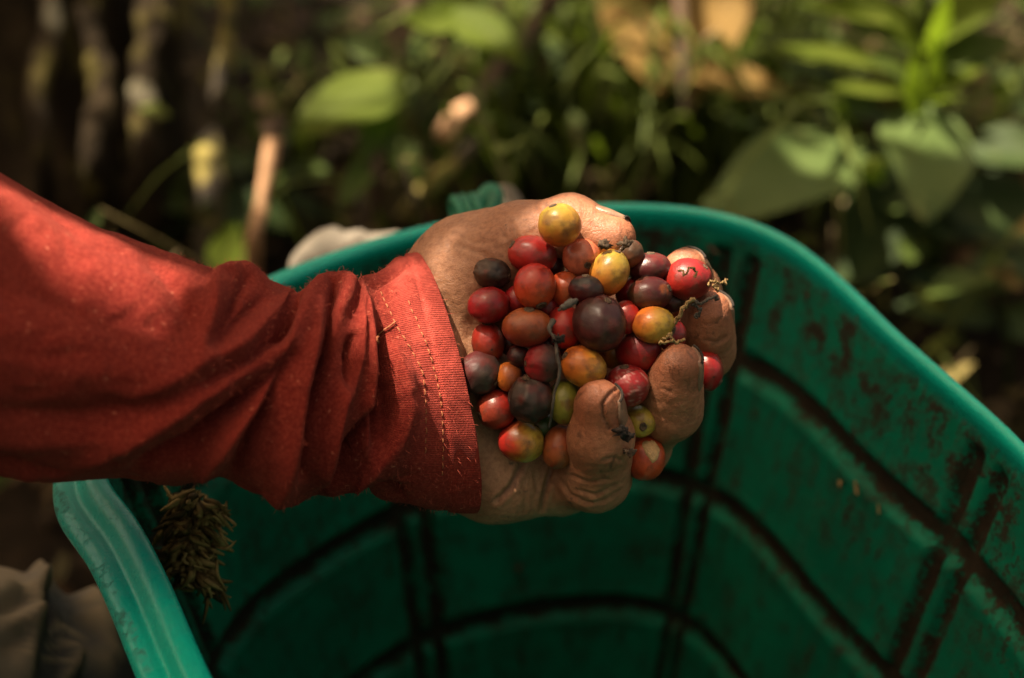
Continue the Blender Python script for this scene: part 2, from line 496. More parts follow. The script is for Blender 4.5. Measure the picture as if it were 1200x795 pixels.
# mossy shade tree at the left: trunk in view, crown overhead
tb = ground_at(95, 262)
tree = tag(empty('shade_tree', (tb[0], tb[1], gz(tb[0], tb[1]) - .01)), 'old shade tree with dark mossy trunk at the left behind the sleeve', 'tree')
n = 70; zz = np.linspace(0, 2.6, n); ang = np.linspace(0, 2 * math.pi, 90, endpoint=False)
rad = .105 + .07 * np.exp(-zz / .12) + .0 * zz - .012 * zz
A2, Z2 = np.meshgrid(ang, zz)
Pn = np.stack([np.cos(A2) * 1.2, np.sin(A2) * 1.2, Z2 * .6], -1)
RR = rad[:, None] * (1 + .14 * fbm(Pn, 1.6, 21) + .07 * fbm(Pn * np.array([3.5, 3.5, .8]), 3, 22) + .10 * np.exp(-Z2 / .15) * np.sin(A2 * 5 + 1))
TV = np.stack([tb[0] + RR * np.cos(A2) - .28 * Z2 ** 1.5, tb[1] + RR * np.sin(A2) + .32 * Z2 ** 1.5, tree.location.z + Z2], -1).reshape(-1, 3)
build('trunk', TV, grid_faces(n, 90, True), M['bark'], tree)
TOP = np.array([tb[0] - .28 * 2.6 ** 1.5, tb[1] + .32 * 2.6 ** 1.5, 2.55])

# lichen covered stem beside it
sb = ground_at(236, 385)
st = tag(empty('mossy_sapling', (sb[0], sb[1], gz(sb[0], sb[1]) - .01)), 'thin upright sapling blotched with yellow moss beside the mossy trunk', 'sapling')
dS = proj(sb)[2]
def lich_mat():
    t = NT('yellow_moss'); p = t.coord()
    b = t.ramp(t.noise(45, 5, .6, p), [(.35, (.018, .012, .007)), (.65, (.06, .042, .02))])
    ms = t.ramp(t.noise(22, 3, .5, p), [(.46, 0.), (.58, 1.)])
    return t.set(Base_Color=t.mix(ms, b, t.ramp(t.noise(90, 3), [(.3, (.13, .11, .02)), (.7, (.27, .21, .05))])), Roughness=.95, Normal=t.bump(t.noise(60, 5), .9, .01))
M['moss'] = lich_mat()
def knobby(parent, pts, r, mat, name, n=60, seed=0):
    P = catmull(pts, n); V, Fc = tube(P, r, 14)
    V = V + np.repeat(0 * P, 14, 0)
    nn = fbm(V, 35, seed)
    ctr = np.repeat(P, 14, 0); V = ctr + (V - ctr) * (1 + .5 * nn + .25 * fbm(V, 90, seed + 1))[:, None]
    return build(name, V, Fc, mat, parent)
knobby(st, [sb + [0, 0, -.02], W(244, 230, dS), W(240, 150, dS + .01), W(222, 60, dS + .02), W(214, -60, dS + .02), W(205, -260, dS + .03), W(215, -460, dS)], .0125, M['moss'], 'stem', seed=4)
knobby(st, [W(240, 150, dS + .01), W(262, 80, dS), W(268, 0, dS), W(285, -120, dS)], .008, M['moss'], 'branch', seed=5)
leaf_between(st, W(262, 322, dS - .04), W(274, 262, dS - .06), px_m(52, dS), M['leaf_bright'], seed=3)

for k, (x0, x1, x2, dd_, rr_, w) in enumerate([(52, 44, 60, -.16, .010, 'hanging over the left side of the mossy trunk'), (108, 118, 104, -.18, .012, 'hanging down the middle of the mossy trunk'), (172, 166, 184, -.15, .014, 'hanging down the right side of the mossy trunk')]):
    dv = 1.10 + .03 * k; b_ = ground_at(x0, 300)
    vn_ = tag(empty('mossy_vine', (b_[0], b_[1], gz(b_[0], b_[1]) - .01)), 'mossy vine ' + w, 'vine', 'vines on the mossy trunk')
    knobby(vn_, [b_ + [0, 0, -.02], W(x0, 200, dv), W(x1, 110, dv + .01), W(x2, 20, dv + .02), W(x1, -120, dv + .03), W(x0, -300, dv + .05)], rr_, M['bark'], 'stem', seed=60 + k)
# dead upright stub of cut stem
d0 = 1.02
q = ground_at(290, 330)
cs = tag(empty('cut_stick', (q[0], q[1], gz(q[0], q[1]) - .01)), 'pale tan cut stick standing behind the sleeve', 'stick')
knobby(cs, [q + [0, 0, -.02], W(298, 285, d0), W(307, 240, d0), W(316, 185, d0), W(322, 160, d0)], .0055, M['pale_wood'], 'stem', n=30, seed=8)
knobby(cs, [W(322, 160, d0), W(320, 148, d0), W(317, 138, d0)], .0072, M['wood'], 'knot', n=12, seed=9)

# bright seedling, centre left
d1 = 1.08
q = ground_at(430, 300)
sh = tag(empty('leafy_seedling', (q[0], q[1], gz(q[0], q[1]) - .01)), 'seedling with glowing yellow green leaves behind the basket, left of centre', 'seedling')
stem_part(sh, [q, W(438, 220, d1), W(452, 140, d1 + .02), W(466, 70, d1 + .03), W(492, 10, d1 + .05), W(500, -60, d1 + .05)], .0045, .003, M['wood'])
leaf_between(sh, W(478, 88, d1), W(338, 152, d1 - .03), px_m(92, d1), M['leaf_bright'], seed=11, curl=.2, fold=.12, face=TOCAM * .5 + UP)
leaf_between(sh, W(455, 70, d1 + .04), W(400, 38, d1 + .03), px_m(44, d1), M['leaf_matte'], seed=12)
leaf_between(sh, W(545, 22, d1 + .02), W(470, 24, d1 + .0), px_m(52, d1), M['leaf_bright'], seed=13, curl=.1)
leaf_between(sh, W(528, 12, d1 + .02), W(612, 68, d1 - .02), px_m(58, d1), M['leaf_bright'], seed=14, curl=.1)
leaf_between(sh, W(536, 30, d1 + .02), W(556, -24, d1 + .03), px_m(40, d1), M['leaf_bright'], seed=15)
leaf_between(sh, W(462, 110, d1), W(420, 190, d1 - .02), px_m(40, d1), M['leaf_mid'], seed=16)
leaf_between(sh, W(450, 150, d1), W(500, 210, d1 - .02), px_m(40, d1), M['leaf_mid'], seed=17)
leaf_between(sh, W(440, 190, d1), W(395, 235, d1 - .03), px_m(36, d1), M['leaf_mid'], seed=18)

# fallen branch with a pale broken end
d2 = 1.2
br = empty('fallen_branch', W(522, 160, d2)); tag(br, 'dead brown branch leaning diagonally, its broken end pale', 'branch')
knobby(br, [W(548, 128, d2), W(575, 95, d2 + .02), W(622, 35, d2 + .06), W(680, -50, d2 + .1)], .0085, M['wood'], 'stem', seed=31)
knobby(br, [W(519, 162, d2 - .015), W(530, 148, d2 - .01), W(549, 127, d2)], .0092, M['pale_wood'], 'broken_end', n=16, seed=32)
b2 = empty('dead_twig', ground_at(428, 280)); tag(b2, 'thin brown twig rising behind the glowing seedling', 'twig')
knobby(b2, [ground_at(428, 280), W(436, 120, d2), W(450, 70, d2), W(487, -10, d2), W(520, -80, d2)], .0062, M['wood'], 'stem', seed=33)
b3 = empty('arched_stem', ground_at(690, 262)); tag(b3, 'green stem arching over the ground left of the grass', 'stem')
stem_part(b3, [ground_at(690, 262), W(655, 190, d2), W(610, 152, d2), W(560, 140, d2)], .006, .004, M['leaf_mid'])
b4 = empty('arched_stem', ground_at(470, 262)); tag(b4, 'yellowed stem leaning right above the far left rim', 'stem')
stem_part(b4, [ground_at(470, 262), W(500, 222, d2 - .06), W(535, 190, d2 - .06), W(560, 165, d2 - .05)], .009, .005, M['moss'])

# big brown withered leaf at the top, right of centre
d3 = 1.24
dl = empty('withered_leaf', W(800, 130, d3)); tag(dl, 'large ochre withered leaf hanging at the top edge right of centre', 'leaf')
leaf_between(dl, W(742, -90, d3 + .05), W(776, 108, d3 - .02), px_m(128, d3), M['leaf_dead'], name='lobe', seed=41, curl=.15, fold=.25, nl=14, shape=1.4)
leaf_between(dl, W(850, -60, d3 + .03), W(812, 118, d3 - .02), px_m(95, d3), M['leaf_dead'], name='lobe', seed=42, curl=.2, fold=.3, nl=14)
leaf_between(dl, W(806, 84, d3 - .03), W(928, 106, d3 - .06), px_m(48, d3), M['leaf_dead'], name='lobe', seed=43, curl=.2, fold=.4, nl=12)
stem_part(dl, [W(790, -120, d3), W(797, 0, d3 - .03), W(802, 90, d3 - .035), W(806, 140, d3 - .02)], .006, .004, M['wood'], 'midrib')

# broad leaved weed at the right
d4 = 1.06
q = ground_at(1092, 330)
wd = tag(empty('broadleaf_plant', (q[0], q[1], gz(q[0], q[1]) - .01)), 'broad leaved weed with a bright crown above a large grey green hanging leaf', 'plant')
stem_part(wd, [q, W(1096, 240, d4 + .05), W(1090, 150, d4 + .05), W(1080, 90, d4 + .04), W(1082, 20, d4 + .04), W(1085, -40, d4 + .04)], .008, .005, M['leaf_mid'])
L = M['leaf_matte']; B = M['leaf_bright']
leaf_between(wd, W(1084, 128, d4 + .04), W(1092, 248, d4 - .05), px_m(124, d4), L, seed=51, curl=.15, fold=.08, face=TOCAM + UP * .2, nl=14, shape=.9)
leaf_between(wd, W(1010, 168, d4 + .03), W(826, 236, d4 - .05), px_m(128, d4), L, seed=52, curl=.2, fold=.12, nl=14, face=TOCAM * .6 + UP)
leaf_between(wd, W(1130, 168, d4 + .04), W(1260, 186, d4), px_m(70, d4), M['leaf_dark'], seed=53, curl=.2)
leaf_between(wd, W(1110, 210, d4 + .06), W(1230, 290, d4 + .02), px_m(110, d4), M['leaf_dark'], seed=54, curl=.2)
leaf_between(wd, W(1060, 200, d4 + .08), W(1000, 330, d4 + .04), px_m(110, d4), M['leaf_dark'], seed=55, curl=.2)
leaf_between(wd, W(1072, 138, d4 + .03), W(1066, 62, d4 + .0), px_m(30, d4), B, seed=56, curl=-.1)
leaf_between(wd, W(1090, 120, d4 + .03), W(1098, 40, d4 + .0), px_m(22, d4), B, seed=57, curl=-.1)
leaf_between(wd, W(1070, 92, d4 + .04), W(925, 30, d4 - .02), px_m(40, d4), B, seed=58, curl=.3, face=TOCAM * .4 + UP)
leaf_between(wd, W(1036, 82, d4 + .03), W(896, 40, d4 + .03), px_m(44, d4 ), B, seed=59, curl=.3, face=TOCAM * .3 + UP)
leaf_between(wd, W(1078, 40, d4 + .04), W(985, -20, d4), px_m(46, d4), B, seed=60, curl=.2)
leaf_between(wd, W(1084, 30, d4 + .04), W(1180, -10, d4), px_m(60, d4), B, seed=61, curl=.2)
leaf_between(wd, W(1088, 80, d4 + .05), W(1190, 40, d4 + .02), px_m(70, d4), M['leaf_mid'], seed=62, curl=.2)
leaf_between(wd, W(1092, 110, d4 + .04), W(1150, 76, d4 + .0), px_m(28, d4), B, seed=63, curl=.2)
leaf_between(wd, W(1060, 130, d4 + .06), W(960, 120, d4 + .04), px_m(52, d4), M['leaf_dark'], seed=64, curl=.2)
stem_part(wd, [W(1090, 168, d4 + .04), W(1050, 178, d4 + .04), W(1008, 166, d4 + .03)], .003, .0025, M['leaf_mid'], 'leaf_stalk')
for k, (x, y, w_, bx, by) in enumerate([(1020, 58, 26, 1080, 104), (1048, 14, 26, 1082, 80), (1116, -6, 28, 1086, 70), (1152, 52, 26, 1090, 96), (978, 92, 26, 1078, 112), (1130, 104, 22, 1090, 122), (998, 14, 34, 1082, 60), (1164, 8, 36, 1086, 50), (1054, 60, 18, 1080, 112), (1112, 58, 18, 1088, 104), (940, -10, 40, 1080, 30), (1066, -40, 34, 1084, 30)]):
    leaf_between(wd, W(bx, by, d4 + .035), W(x, y, d4 + .01 - .02 * (k % 3)), px_m(w_, d4), B if k % 3 else M['leaf_mid'], seed=200 + k, curl=.25, nl=8, nw=2)
# pale round bud
def blob(center, r, seed, nu=14, nv=20, squash=(1, 1, 1), rough=.12):
    th = np.linspace(0, math.pi, nu); ph = np.linspace(0, 2 * math.pi, nv, endpoint=False)
    T, Pp = np.meshgrid(th, ph, indexing='ij')
    U = np.stack([np.sin(T) * np.cos(Pp), np.sin(T) * np.sin(Pp), np.cos(T)], -1).reshape(-1, 3)
    return center + U * np.asarray(squash) * r * (1 + rough * vnoise(U, 2.5, seed))[:, None], grid_faces(nu, nv, True)
V, Fc = blob(W(1024, 200, d4 - .02), px_m(15, d4), 5)
build('bud', V, Fc, M['leaf_bright'], wd)

# weeds in the shade behind: individual small plants with dark leaves
spots = [(30, 250, 6), (150, 180, 5), (180, 300, 6), (345, 245, 6), (370, 60, 5), (560, 215, 6), (600, 120, 5), (690, 60, 5), (830, 225, 7), (900, 150, 7),
         (960, 250, 7), (1010, 120, 6), (1150, 120, 6), (1170, 330, 7), (1040, 360, 7), (1180, 420, 6), (940, 40, 7), (1130, 20, 7), (-60, 200, 6), (1260, 260, 6), (480, 180, 5), (20, 60, 5), (300, 30, 5), (660, 200, 5)]
weed_words = ['low weed with dull green leaves {}']
where = ['under the far end of the sleeve', 'at the foot of the mossy trunk', 'between trunk and mossy sapling', 'right of the pale cut stick', 'behind the glowing seedling', 'in front of the arched stems', 'beneath the dead branch', 'behind the grass tuft',
         'just beyond the far rim under the broad leaf', 'under the withered leaf', 'in the gap below the broad grey leaf', 'left of the bright crown', 'right of the bright crown', 'at the right edge below the hanging leaf', 'beyond the right rim in deep shade', 'lowest at the right edge',
         'behind the bright strip of leaves', 'at the top right corner', 'left of the mossy trunk', 'beyond the right edge', 'under the glowing leaf', 'at the top left corner', 'above the mossy sapling', 'left of the arching grass']
for k, ((px, py, nl), w) in enumerate(zip(spots, where)):
    q = ground_at(px, py + 40)
    t = tag(empty('weed', (q[0], q[1], gz(q[0], q[1]) - .005)), 'low dark leaved weed ' + w, 'weed', 'shaded weeds on the ground behind the basket')
    r = np.random.default_rng(100 + k)
    hgt = .06 + .10 * r.random()
    top = q + np.array([r.normal() * .02, r.normal() * .02, hgt])
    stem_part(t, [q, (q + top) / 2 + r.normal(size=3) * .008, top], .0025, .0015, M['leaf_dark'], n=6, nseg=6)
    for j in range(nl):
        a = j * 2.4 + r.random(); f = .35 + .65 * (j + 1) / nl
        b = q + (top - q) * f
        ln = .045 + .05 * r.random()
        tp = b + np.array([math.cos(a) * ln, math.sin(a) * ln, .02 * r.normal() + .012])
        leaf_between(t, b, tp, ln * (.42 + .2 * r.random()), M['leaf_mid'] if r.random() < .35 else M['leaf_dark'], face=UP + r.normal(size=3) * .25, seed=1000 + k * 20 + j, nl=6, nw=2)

# grass tuft (uncountable blades) and leaf litter
def blades(cfg, name, mat, label, cat, seed):
    r = np.random.default_rng(seed); j = Join()
    for (px, py, spread, count, hmin, hmax) in cfg:
        c = ground_at(px, py)
        for _ in range(count):
            b = c + np.array([r.normal() * spread, r.normal() * spread * .6, 0])
            h = hmin + (hmax - hmin) * r.random(); a = r.random() * 6.28; lean = h * (.2 + .8 * r.random())
            p = catmull([b, b + [math.cos(a) * lean * .3, math.sin(a) * lean * .3, h * .65], b + [math.cos(a) * lean * .8, math.sin(a) * lean * .8, h * .95], b + [math.cos(a) * lean * 1.4, math.sin(a) * lean * 1.4, h * .75]], 7)
            w = (.0025 + .003 * r.random()) * np.array([.7, 1, 1, .9, .7, .4, .05])
            side = np.array([-math.sin(a), math.cos(a), .15])
            V = np.concatenate([p - side * w[:, None], p + side * w[:, None]])
            j.add(V, [[i, i + 1, i + 8, i + 7] for i in range(6)])
    o = j.build(name, mat); return tag(o, label, cat, kind='stuff')
blades([(720, 235, .10, 130, .10, .26), (640, 215, .08, 60, .08, .2), (770, 200, .08, 70, .1, .26), (800, 110, .12, 60, .1, .2), (560, 200, .07, 30, .06, .14), (1000, 210, .1, 40, .06, .15), (690, 90, .12, 60, .08, .2), (400, 200, .1, 30, .05, .12), (1160, 200, .1, 40, .06, .15)],
       'grass', M['grass'], 'tuft of arching green grass behind the thumb', 'grass', 51)
r = np.random.default_rng(77); j = Join()
pal = [(.045, .026, .013), (.07, .043, .02), (.025, .016, .009), (.11, .07, .035), (.035, .03, .012)]
for k in range(1500):
    y = .55 + r.random() ** 1.3 * 2.2; x = (r.random() - .5) * (1.2 + y * 1.1)
    if math.hypot(x - .03, y - .36) < .30: continue
    ln = .02 + .05 * r.random()
    V, Fc = leaf_mesh(ln, ln * (.35 + .2 * r.random()), nl=4, nw=1, curl=r.normal() * .5, fold=r.normal() * .4, seed=k)
    a = r.random() * 6.28; ca, sa = math.cos(a), math.sin(a)
    V = V @ np.array([[ca, sa, 0], [-sa, ca, 0], [0, 0, 1]])
    V[:, 2] += r.normal() * .3 * V[:, 0]
    j.add(V + [x, y, gz(x, y) + .006 + .01 * r.random()], Fc, pal[r.integers(len(pal))])
tag(j.build('leaf_litter', M['col']), 'brown fallen leaves littering the soil behind the basket', 'leaf litter', kind='stuff')

# thin dry stalks and small leaves tangled through the undergrowth: one mass
r = np.random.default_rng(123); j = Join()
pal = [(.10, .075, .028), (.06, .042, .020), (.15, .12, .040), (.045, .060, .015), (.09, .11, .022), (.03, .022, .012), (.16, .16, .04), (.20, .15, .08)]
for k in range(520):
    y = .72 + r.random() * .95; x = (r.random() - .5) * (.75 + y * .95)
    h = .04 + .20 * r.random() ** 1.5; a = r.random() * 6.28; ln = h * r.random()
    b_ = np.array([x, y, gz(x, y)]); t_ = b_ + [math.cos(a) * ln, math.sin(a) * ln, h]
    P = catmull([b_, (b_ + t_) / 2 + r.normal(size=3) * .012, t_], 6)
    c_ = pal[r.integers(len(pal))]
    V, Fc = tube(P, np.linspace(.0022, .0010, 6) * (.6 + r.random()), 5); j.add(V, Fc, c_)
    for q_ in range(r.integers(1, 5)):
        ll = .014 + .03 * r.random(); V, Fc = leaf_mesh(ll, ll * (.35 + .3 * r.random()), nl=4, nw=1, curl=.4 * r.random(), fold=.3, seed=k)
        A, _ = frame_from(np.zeros(3), r.normal(size=3) * [1, 1, .5], UP + r.normal(size=3) * .5)
        j.add(V @ A.T + P[r.integers(2, 6)], Fc, pal[r.integers(len(pal))])
tag(j.build('undergrowth', M['col']), 'tangle of thin dry stalks and tiny leaves behind the basket', 'undergrowth', kind='stuff')
# whitish sack slumped behind the far rim
def sack():
    nu, nv = 90, 40
    u = np.linspace(0, 1, nu)[:, None]; v = np.linspace(0, 1, nv, endpoint=False)[None, :] * 2 * math.pi
    path = catmull([W(342, 322, .76), W(366, 302, .76), W(410, 290, .76), W(450, 302, .77), W(520, 292, .77), W(560, 276, .76), W(592, 268, .75), W(630, 284, .75), W(676, 270, .75), W(700, 270, .75), W(740, 300, .76)], nu)
    rr = .013 * np.sin(np.pi * np.clip(u * .96 + .02, 0, 1)) ** .3 + 0 * v
    P = path[:, None, :] + rr[..., None] * (np.cos(v)[..., None] * np.array([0, .9, .3]) + np.sin(v)[..., None] * np.array([0, -.2, 1.25]))
    P = P + .008 * fbm(P, 40, 5)[..., None] * np.array([.3, .5, 1]) + .003 * np.sin(u * 23 + 1)[..., None] * np.array([0, 0, 1.])
    body = P.reshape(-1, 3)
    j = Join(); j.add(body, grid_faces(nu, nv, True))
    # hanging folds down to the ground
    g = np.linspace(0, 1, 16)[:, None]
    hem = path[None, :, :] + np.zeros((16, 1, 1))
    hem = hem + np.stack([.01 * np.sin(g * 3 + u.T * 30), .04 * g + .012 * np.sin(u.T * 40 + g * 2) + 0 * u.T, -g * (path[None, :, 2] - .01)], -1)
    j.add(hem.reshape(-1, 3), grid_faces(16, nu))
    return j.build('cloth_sack', M['cloth'])
tag(sack(), 'whitish sack cloth bunched just beyond the far rim of the basket', 'sack')

# ------------------------------------------------------------------ the basket
RIMZ = .355
ctl = np.array([(-.159, .387), (-.141, .361), (-.125, .333), (-.106, .296), (-.083, .256), (-.048, .2), (.01, .155), (.08, .135), (.15, .155), (.2, .21), (.217, .28), (.212, .34), (.192, .408), (.176, .446), (.161, .479), (.146, .516), (.126, .549), (.1, .570), (.066, .579), (.016, .577), (-.024, .568), (-.066, .551), (-.105, .525), (-.138, .49), (-.157, .455), (-.164, .42)])
def closed_loop(P, n):
    m = len(P); t = np.linspace(0, m, n * 4, endpoint=False); i = t.astype(int); f = (t - i)[:, None]
    a, b, c, d = P[(i - 1) % m], P[i % m], P[(i + 1) % m], P[(i + 2) % m]
    q = .5 * (2 * b + (c - a) * f + (2 * a - 5 * b + 4 * c - d) * f ** 2 + (3 * b - a - 3 * c + d) * f ** 3)
    L = np.r_[0, np.cumsum(np.linalg.norm(np.roll(q, -1, 0) - q, axis=1))]
    u = np.linspace(0, L[-1], n, endpoint=False); qq = np.vstack([q, q[:1]])
    o = np.stack([np.interp(u, L, qq[:, k]) for k in (0, 1)], 1)
    for _ in range(30): o = (np.roll(o, 1, 0) + 2 * o + np.roll(o, -1, 0)) / 4
    return o
NT_ = 900
loop = closed_loop(ctl, NT_)
tn = np.roll(loop, -1, 0) - np.roll(loop, 1, 0); NL = np.stack([tn[:, 1], -tn[:, 0]], 1); NL /= np.linalg.norm(NL, axis=1, keepdims=True)
if ((loop - loop.mean(0)) * NL).sum() < 0: NL = -NL
inner = loop - (.003 + .005 * smoothstep(.02, -.08, loop[:, 0]))[:, None] * NL + NL * (.004 * smoothstep(.50, .57, loop[:, 1]))[:, None]
TAPER = .15
def wall_pt(o, s):
    """o: outward offset (n,), s: depth below the rim plane"""
    return o, s
tidx = np.arange(NT_) * 600 / NT_
def relief(s):
    """depth of recess (m) and groove mask at depth s for every t"""
    def dist(centres):
        d = np.abs(tidx[:, None] - np.array(centres)[None, :]); d = np.minimum(d, 600 - d); return d.min(1) * .00214
    verts_c = [100, 180, 260, 340, 420, 502, 580, 40]
    sh = np.interp(tidx, [0, 260, 340, 420, 502, 600], [.0, -.012, -.010, 0., -.003, .0])
    wob = .0008 * np.sin(tidx * .11)
    hd = np.min([np.abs(s - (c + sh + wob)) for c in (.070, .150, .234, .312)], axis=0)
    gh = 1 - smoothstep(.0040, .0090, hd); ghm = np.exp(-(hd / .0085) ** 2)
    d0 = dist([c - 3.7 for c in verts_c] + [c + 3.7 for c in verts_c])
    gv = (1 - smoothstep(.0022, .0060, d0)) * smoothstep(.012, .02, s); gvm = np.exp(-(d0 / .0085) ** 2) * smoothstep(.0, .02, s)
    mid = (1 - smoothstep(.006, .010, dist(verts_c)))
    lip_edge = np.exp(-((hd - .011) / .0035) ** 2) * .0005 + np.exp(-((dist(verts_c) - .015) / .004) ** 2) * .0003
    dep = np.maximum(gh, gv) * .0042 + mid * .0006 - lip_edge
    return dep, np.maximum(ghm, gvm * .92)
rows, att_g, att_b, att_l, att_e = [], [], [], [], []
def ring(o, s, groove=None, lip=0., band=0., edge=0.):
    xy = inner + NL * (np.asarray(o)[:, None] if np.ndim(o) else o)
    rows.append(np.concatenate([xy, np.full((NT_, 1), 0.) + (RIMZ - s)], 1))
    att_g.append(np.zeros(NT_) if groove is None else groove)
    att_l.append(np.full(NT_, min(1., lip * 1.7))); att_b.append(np.full(NT_, band)); att_e.append(np.full(NT_, edge))
nS = 230
for s in np.linspace(.345, .012, nS):
    dep, gm = relief(s)
    bow = -.0035 * np.sin((s % .081) / .081 * math.pi)
    band = float(smoothstep(.11, .02, s))
    ring(-TAPER * s + dep, s, gm, 0., band)
prof = [(-.0010, .0105, .2), (-.0020, .0078, .7), (-.0030, .0056, 1), (-.0035, .0032, 1), (-.0033, .0008, 1), (-.0022, -.0010, 1), (-.0004, -.0020, 1), (.0016, -.0021, 1), (.0036, -.0012, 1), (.0050, .0006, 1), (.0062, .0030, .9), (.0072, .0054, .7), (.0082, .0068, .65),
        (.0092, .0070, .8), (.0108, .0066, 1), (.0128, .0068, 1), (.0148, .0080, 1), (.0163, .0102, 1), (.0170, .0130, 1), (.0168, .0160, .9), (.0156, .0186, .8), (.0138, .0198, .6), (.0118, .0194, .4), (.0094, .0190, .2), (.0072, .0200, .2)]
prof = catmull([(o, s, l) for o, s, l in prof], 73)
lipw = np.interp(loop[:, 0], [-.12, -.02, .06, .13], [1.0, .80, .68, .60])
for o, s, l in prof: ring(o * lipw, s * .80, None, l, 0., 1. if o > .0120 and s < .013 else 0.)
for s in np.linspace(.024, .350, 60): ring(-TAPER * s + .0060, s, None, 0., .4)
BV = np.concatenate(rows)
nR = len(rows)
Fb = grid_faces(nR, NT_, True).tolist()
Fb.append(list(range(NT_))[::1])                       # inner bottom
Fb.append([(nR - 1) * NT_ + k for k in range(NT_)][::-1])
basket = build('harvest_basket', BV, Fb, M['basket'], None, dict(groove=np.concatenate(att_g), lip=np.concatenate(att_l), band=np.concatenate(att_b), rim_edge=np.concatenate(att_e)))
tag(basket, 'green plastic picking basket with rolled lip and soil caked in its panel grooves', 'basket')

# green strap knotted on the far rim
kc = W(556, 262, .668)
kt = empty('strap_knot', kc); tag(kt, 'green strap knotted on the far rim beside the hand', 'strap')
V, Fc = tube(catmull([W(554, 260, .667), W(556, 250, .668), W(561, 238, .671), W(572, 226, .674), W(579, 227, .674), W(578, 240, .672), W(572, 252, .669), W(566, 260, .667)], 40), np.interp(np.linspace(0, 1, 40), [0, .45, .7, 1], [.0025, .0042, .0046, .003]), 12)
build('loop', V * 1.0, Fc, M['strap'], kt)
cc = W(547, 264, .664); a = np.linspace(0, 2 * math.pi, 30)
for k, off in enumerate((-.004, .0, .0045)):
    ax = np.array([.97, .25, 0]); yy = np.array([-.25, .97, 0])
    path = cc + ax * off + .0125 * np.cos(a)[:, None] * yy + .0075 * np.sin(a)[:, None] * UP + np.array([0, .004, .002])
    V, Fc = tube(path, .0022, 8, False); build('wrap', V, Fc, M['strap'], kt)

# ------------------------------------------------------------------ the person: hand as one surface (signed distance field)
def cam_pt(px, py, d): return np.array([(px - 600) / F * d, (397.5 - py) / F * d, -d])
def smin(a, b, k):
    h = np.clip(.5 + .5 * (b - a) / k, 0, 1)
    return b * (1 - h) + a * h - k * h * (1 - h)
class Grid:
    def __init__(s, lo, hi, h):
        s.lo, s.h = np.array(lo), h
        ax = [np.arange(lo[k], hi[k], h, dtype=np.float32) for k in range(3)]
        s.shape = tuple(len(a) for a in ax)
        s.X, s.Y, s.Z = np.meshgrid(*ax, indexing='ij')
    def cone(s, a, b, ra, rb, flat=None):
        d = b - a; L2 = float(d @ d)
        t = np.clip(((s.X - a[0]) * d[0] + (s.Y - a[1]) * d[1] + (s.Z - a[2]) * d[2]) / L2, 0, 1)
        ex, ey, ez = s.X - a[0] - t * d[0], s.Y - a[1] - t * d[1], s.Z - a[2] - t * d[2]
        return np.sqrt(ex * ex + ey * ey + ez * ez) - (ra + (rb - ra) * t)
def surface_nets(D, lo, h):
    nx, ny, nz = D.shape
    ins = D < 0
    cell = np.zeros((nx - 1, ny - 1, nz - 1), np.uint8)
    cor = [(a, b, c) for a in (0, 1) for b in (0, 1) for c in (0, 1)]
    for (a, b, c) in cor: cell += ins[a:nx - 1 + a, b:ny - 1 + b, c:nz - 1 + c]
    I = np.argwhere((cell > 0) & (cell < 8))
    idx = -np.ones(cell.shape, np.int64); idx[tuple(I.T)] = np.arange(len(I))
    acc = np.zeros((len(I), 3)); cnt = np.zeros(len(I))
    for p in range(8):
        for ax in range(3):
            a = cor[p]
            if a[ax]: continue
            b = list(a); b[ax] = 1
            da = D[I[:, 0] + a[0], I[:, 1] + a[1], I[:, 2] + a[2]]; db = D[I[:, 0] + b[0], I[:, 1] + b[1], I[:, 2] + b[2]]
            m = (da < 0) != (db < 0)
            t = np.where(m, da / np.where(m, da - db, 1), 0)
            P = np.array(a, float)[None] + t[:, None] * (np.array(b) - np.array(a))[None]
            acc[m] += P[m]; cnt[m] += 1
    V = (I + acc / cnt[:, None]) * h + np.asarray(lo)
    quads = []
    for ax in range(3):
        u, v = (ax + 1) % 3, (ax + 2) % 3
        sl0 = [slice(None)] * 3; sl1 = [slice(None)] * 3
        sl0[ax] = slice(0, -1); sl1[ax] = slice(1, None)
        a, b = ins[tuple(sl0)], ins[tuple(sl1)]
        E_ = np.argwhere(a != b)
        ok = (E_[:, u] > 0) & (E_[:, v] > 0) & (E_[:, u] < D.shape[u] - 1) & (E_[:, v] < D.shape[v] - 1)
        E_ = E_[ok]; flip = a[tuple(E_.T)]
        def at(du, dv):
            q = E_.copy(); q[:, u] -= du; q[:, v] -= dv; return idx[tuple(q.T)]
        q = np.stack([at(1, 1), at(0, 1), at(0, 0), at(1, 0)], 1)
        q[~flip] = q[~flip][:, ::-1]
        quads.append(q)
    return V, np.concatenate(quads)

mm = .001
FINGERS = dict(   # joints in photograph pixels + depth, radius
    thumb=[(556, 325, .523, 20.5), (612, 285, .513, 13.4), (668, 267, .506, 10.4), (719, 279, .500, 8.0)],
    index=[(700, 385, .545, 12.5), (800, 380, .540, 10.4), (810, 344, .524, 9.4), (803, 315, .513, 7.6)],
    middle=[(705, 450, .550, 12.5), (786, 440, .541, 9.4), (825, 410, .524, 9.5), (832, 366, .509, 7.8)],
    ring=[(685, 520, .547, 12.0), (752, 526, .531, 8.6), (786, 480, .506, 9.5), (796, 428, .490, 7.6)],
    little=[(655, 562, .533, 11.6), (698, 558, .512, 11.2), (704, 512, .493, 9.8), (702, 471, .483, 7.7)])
J = {k: [(cam_pt(x, y, d), r * mm) for x, y, d, r in v] for k, v in FINGERS.items()}
lo = np.minimum.reduce([cam_pt(430, 640, .58), cam_pt(430, 640, .45)]); hi = np.maximum.reduce([cam_pt(890, 205, .58), cam_pt(890, 205, .45)])
lo[2], hi[2] = -.580, -.455
G = Grid(lo, hi, .00085)
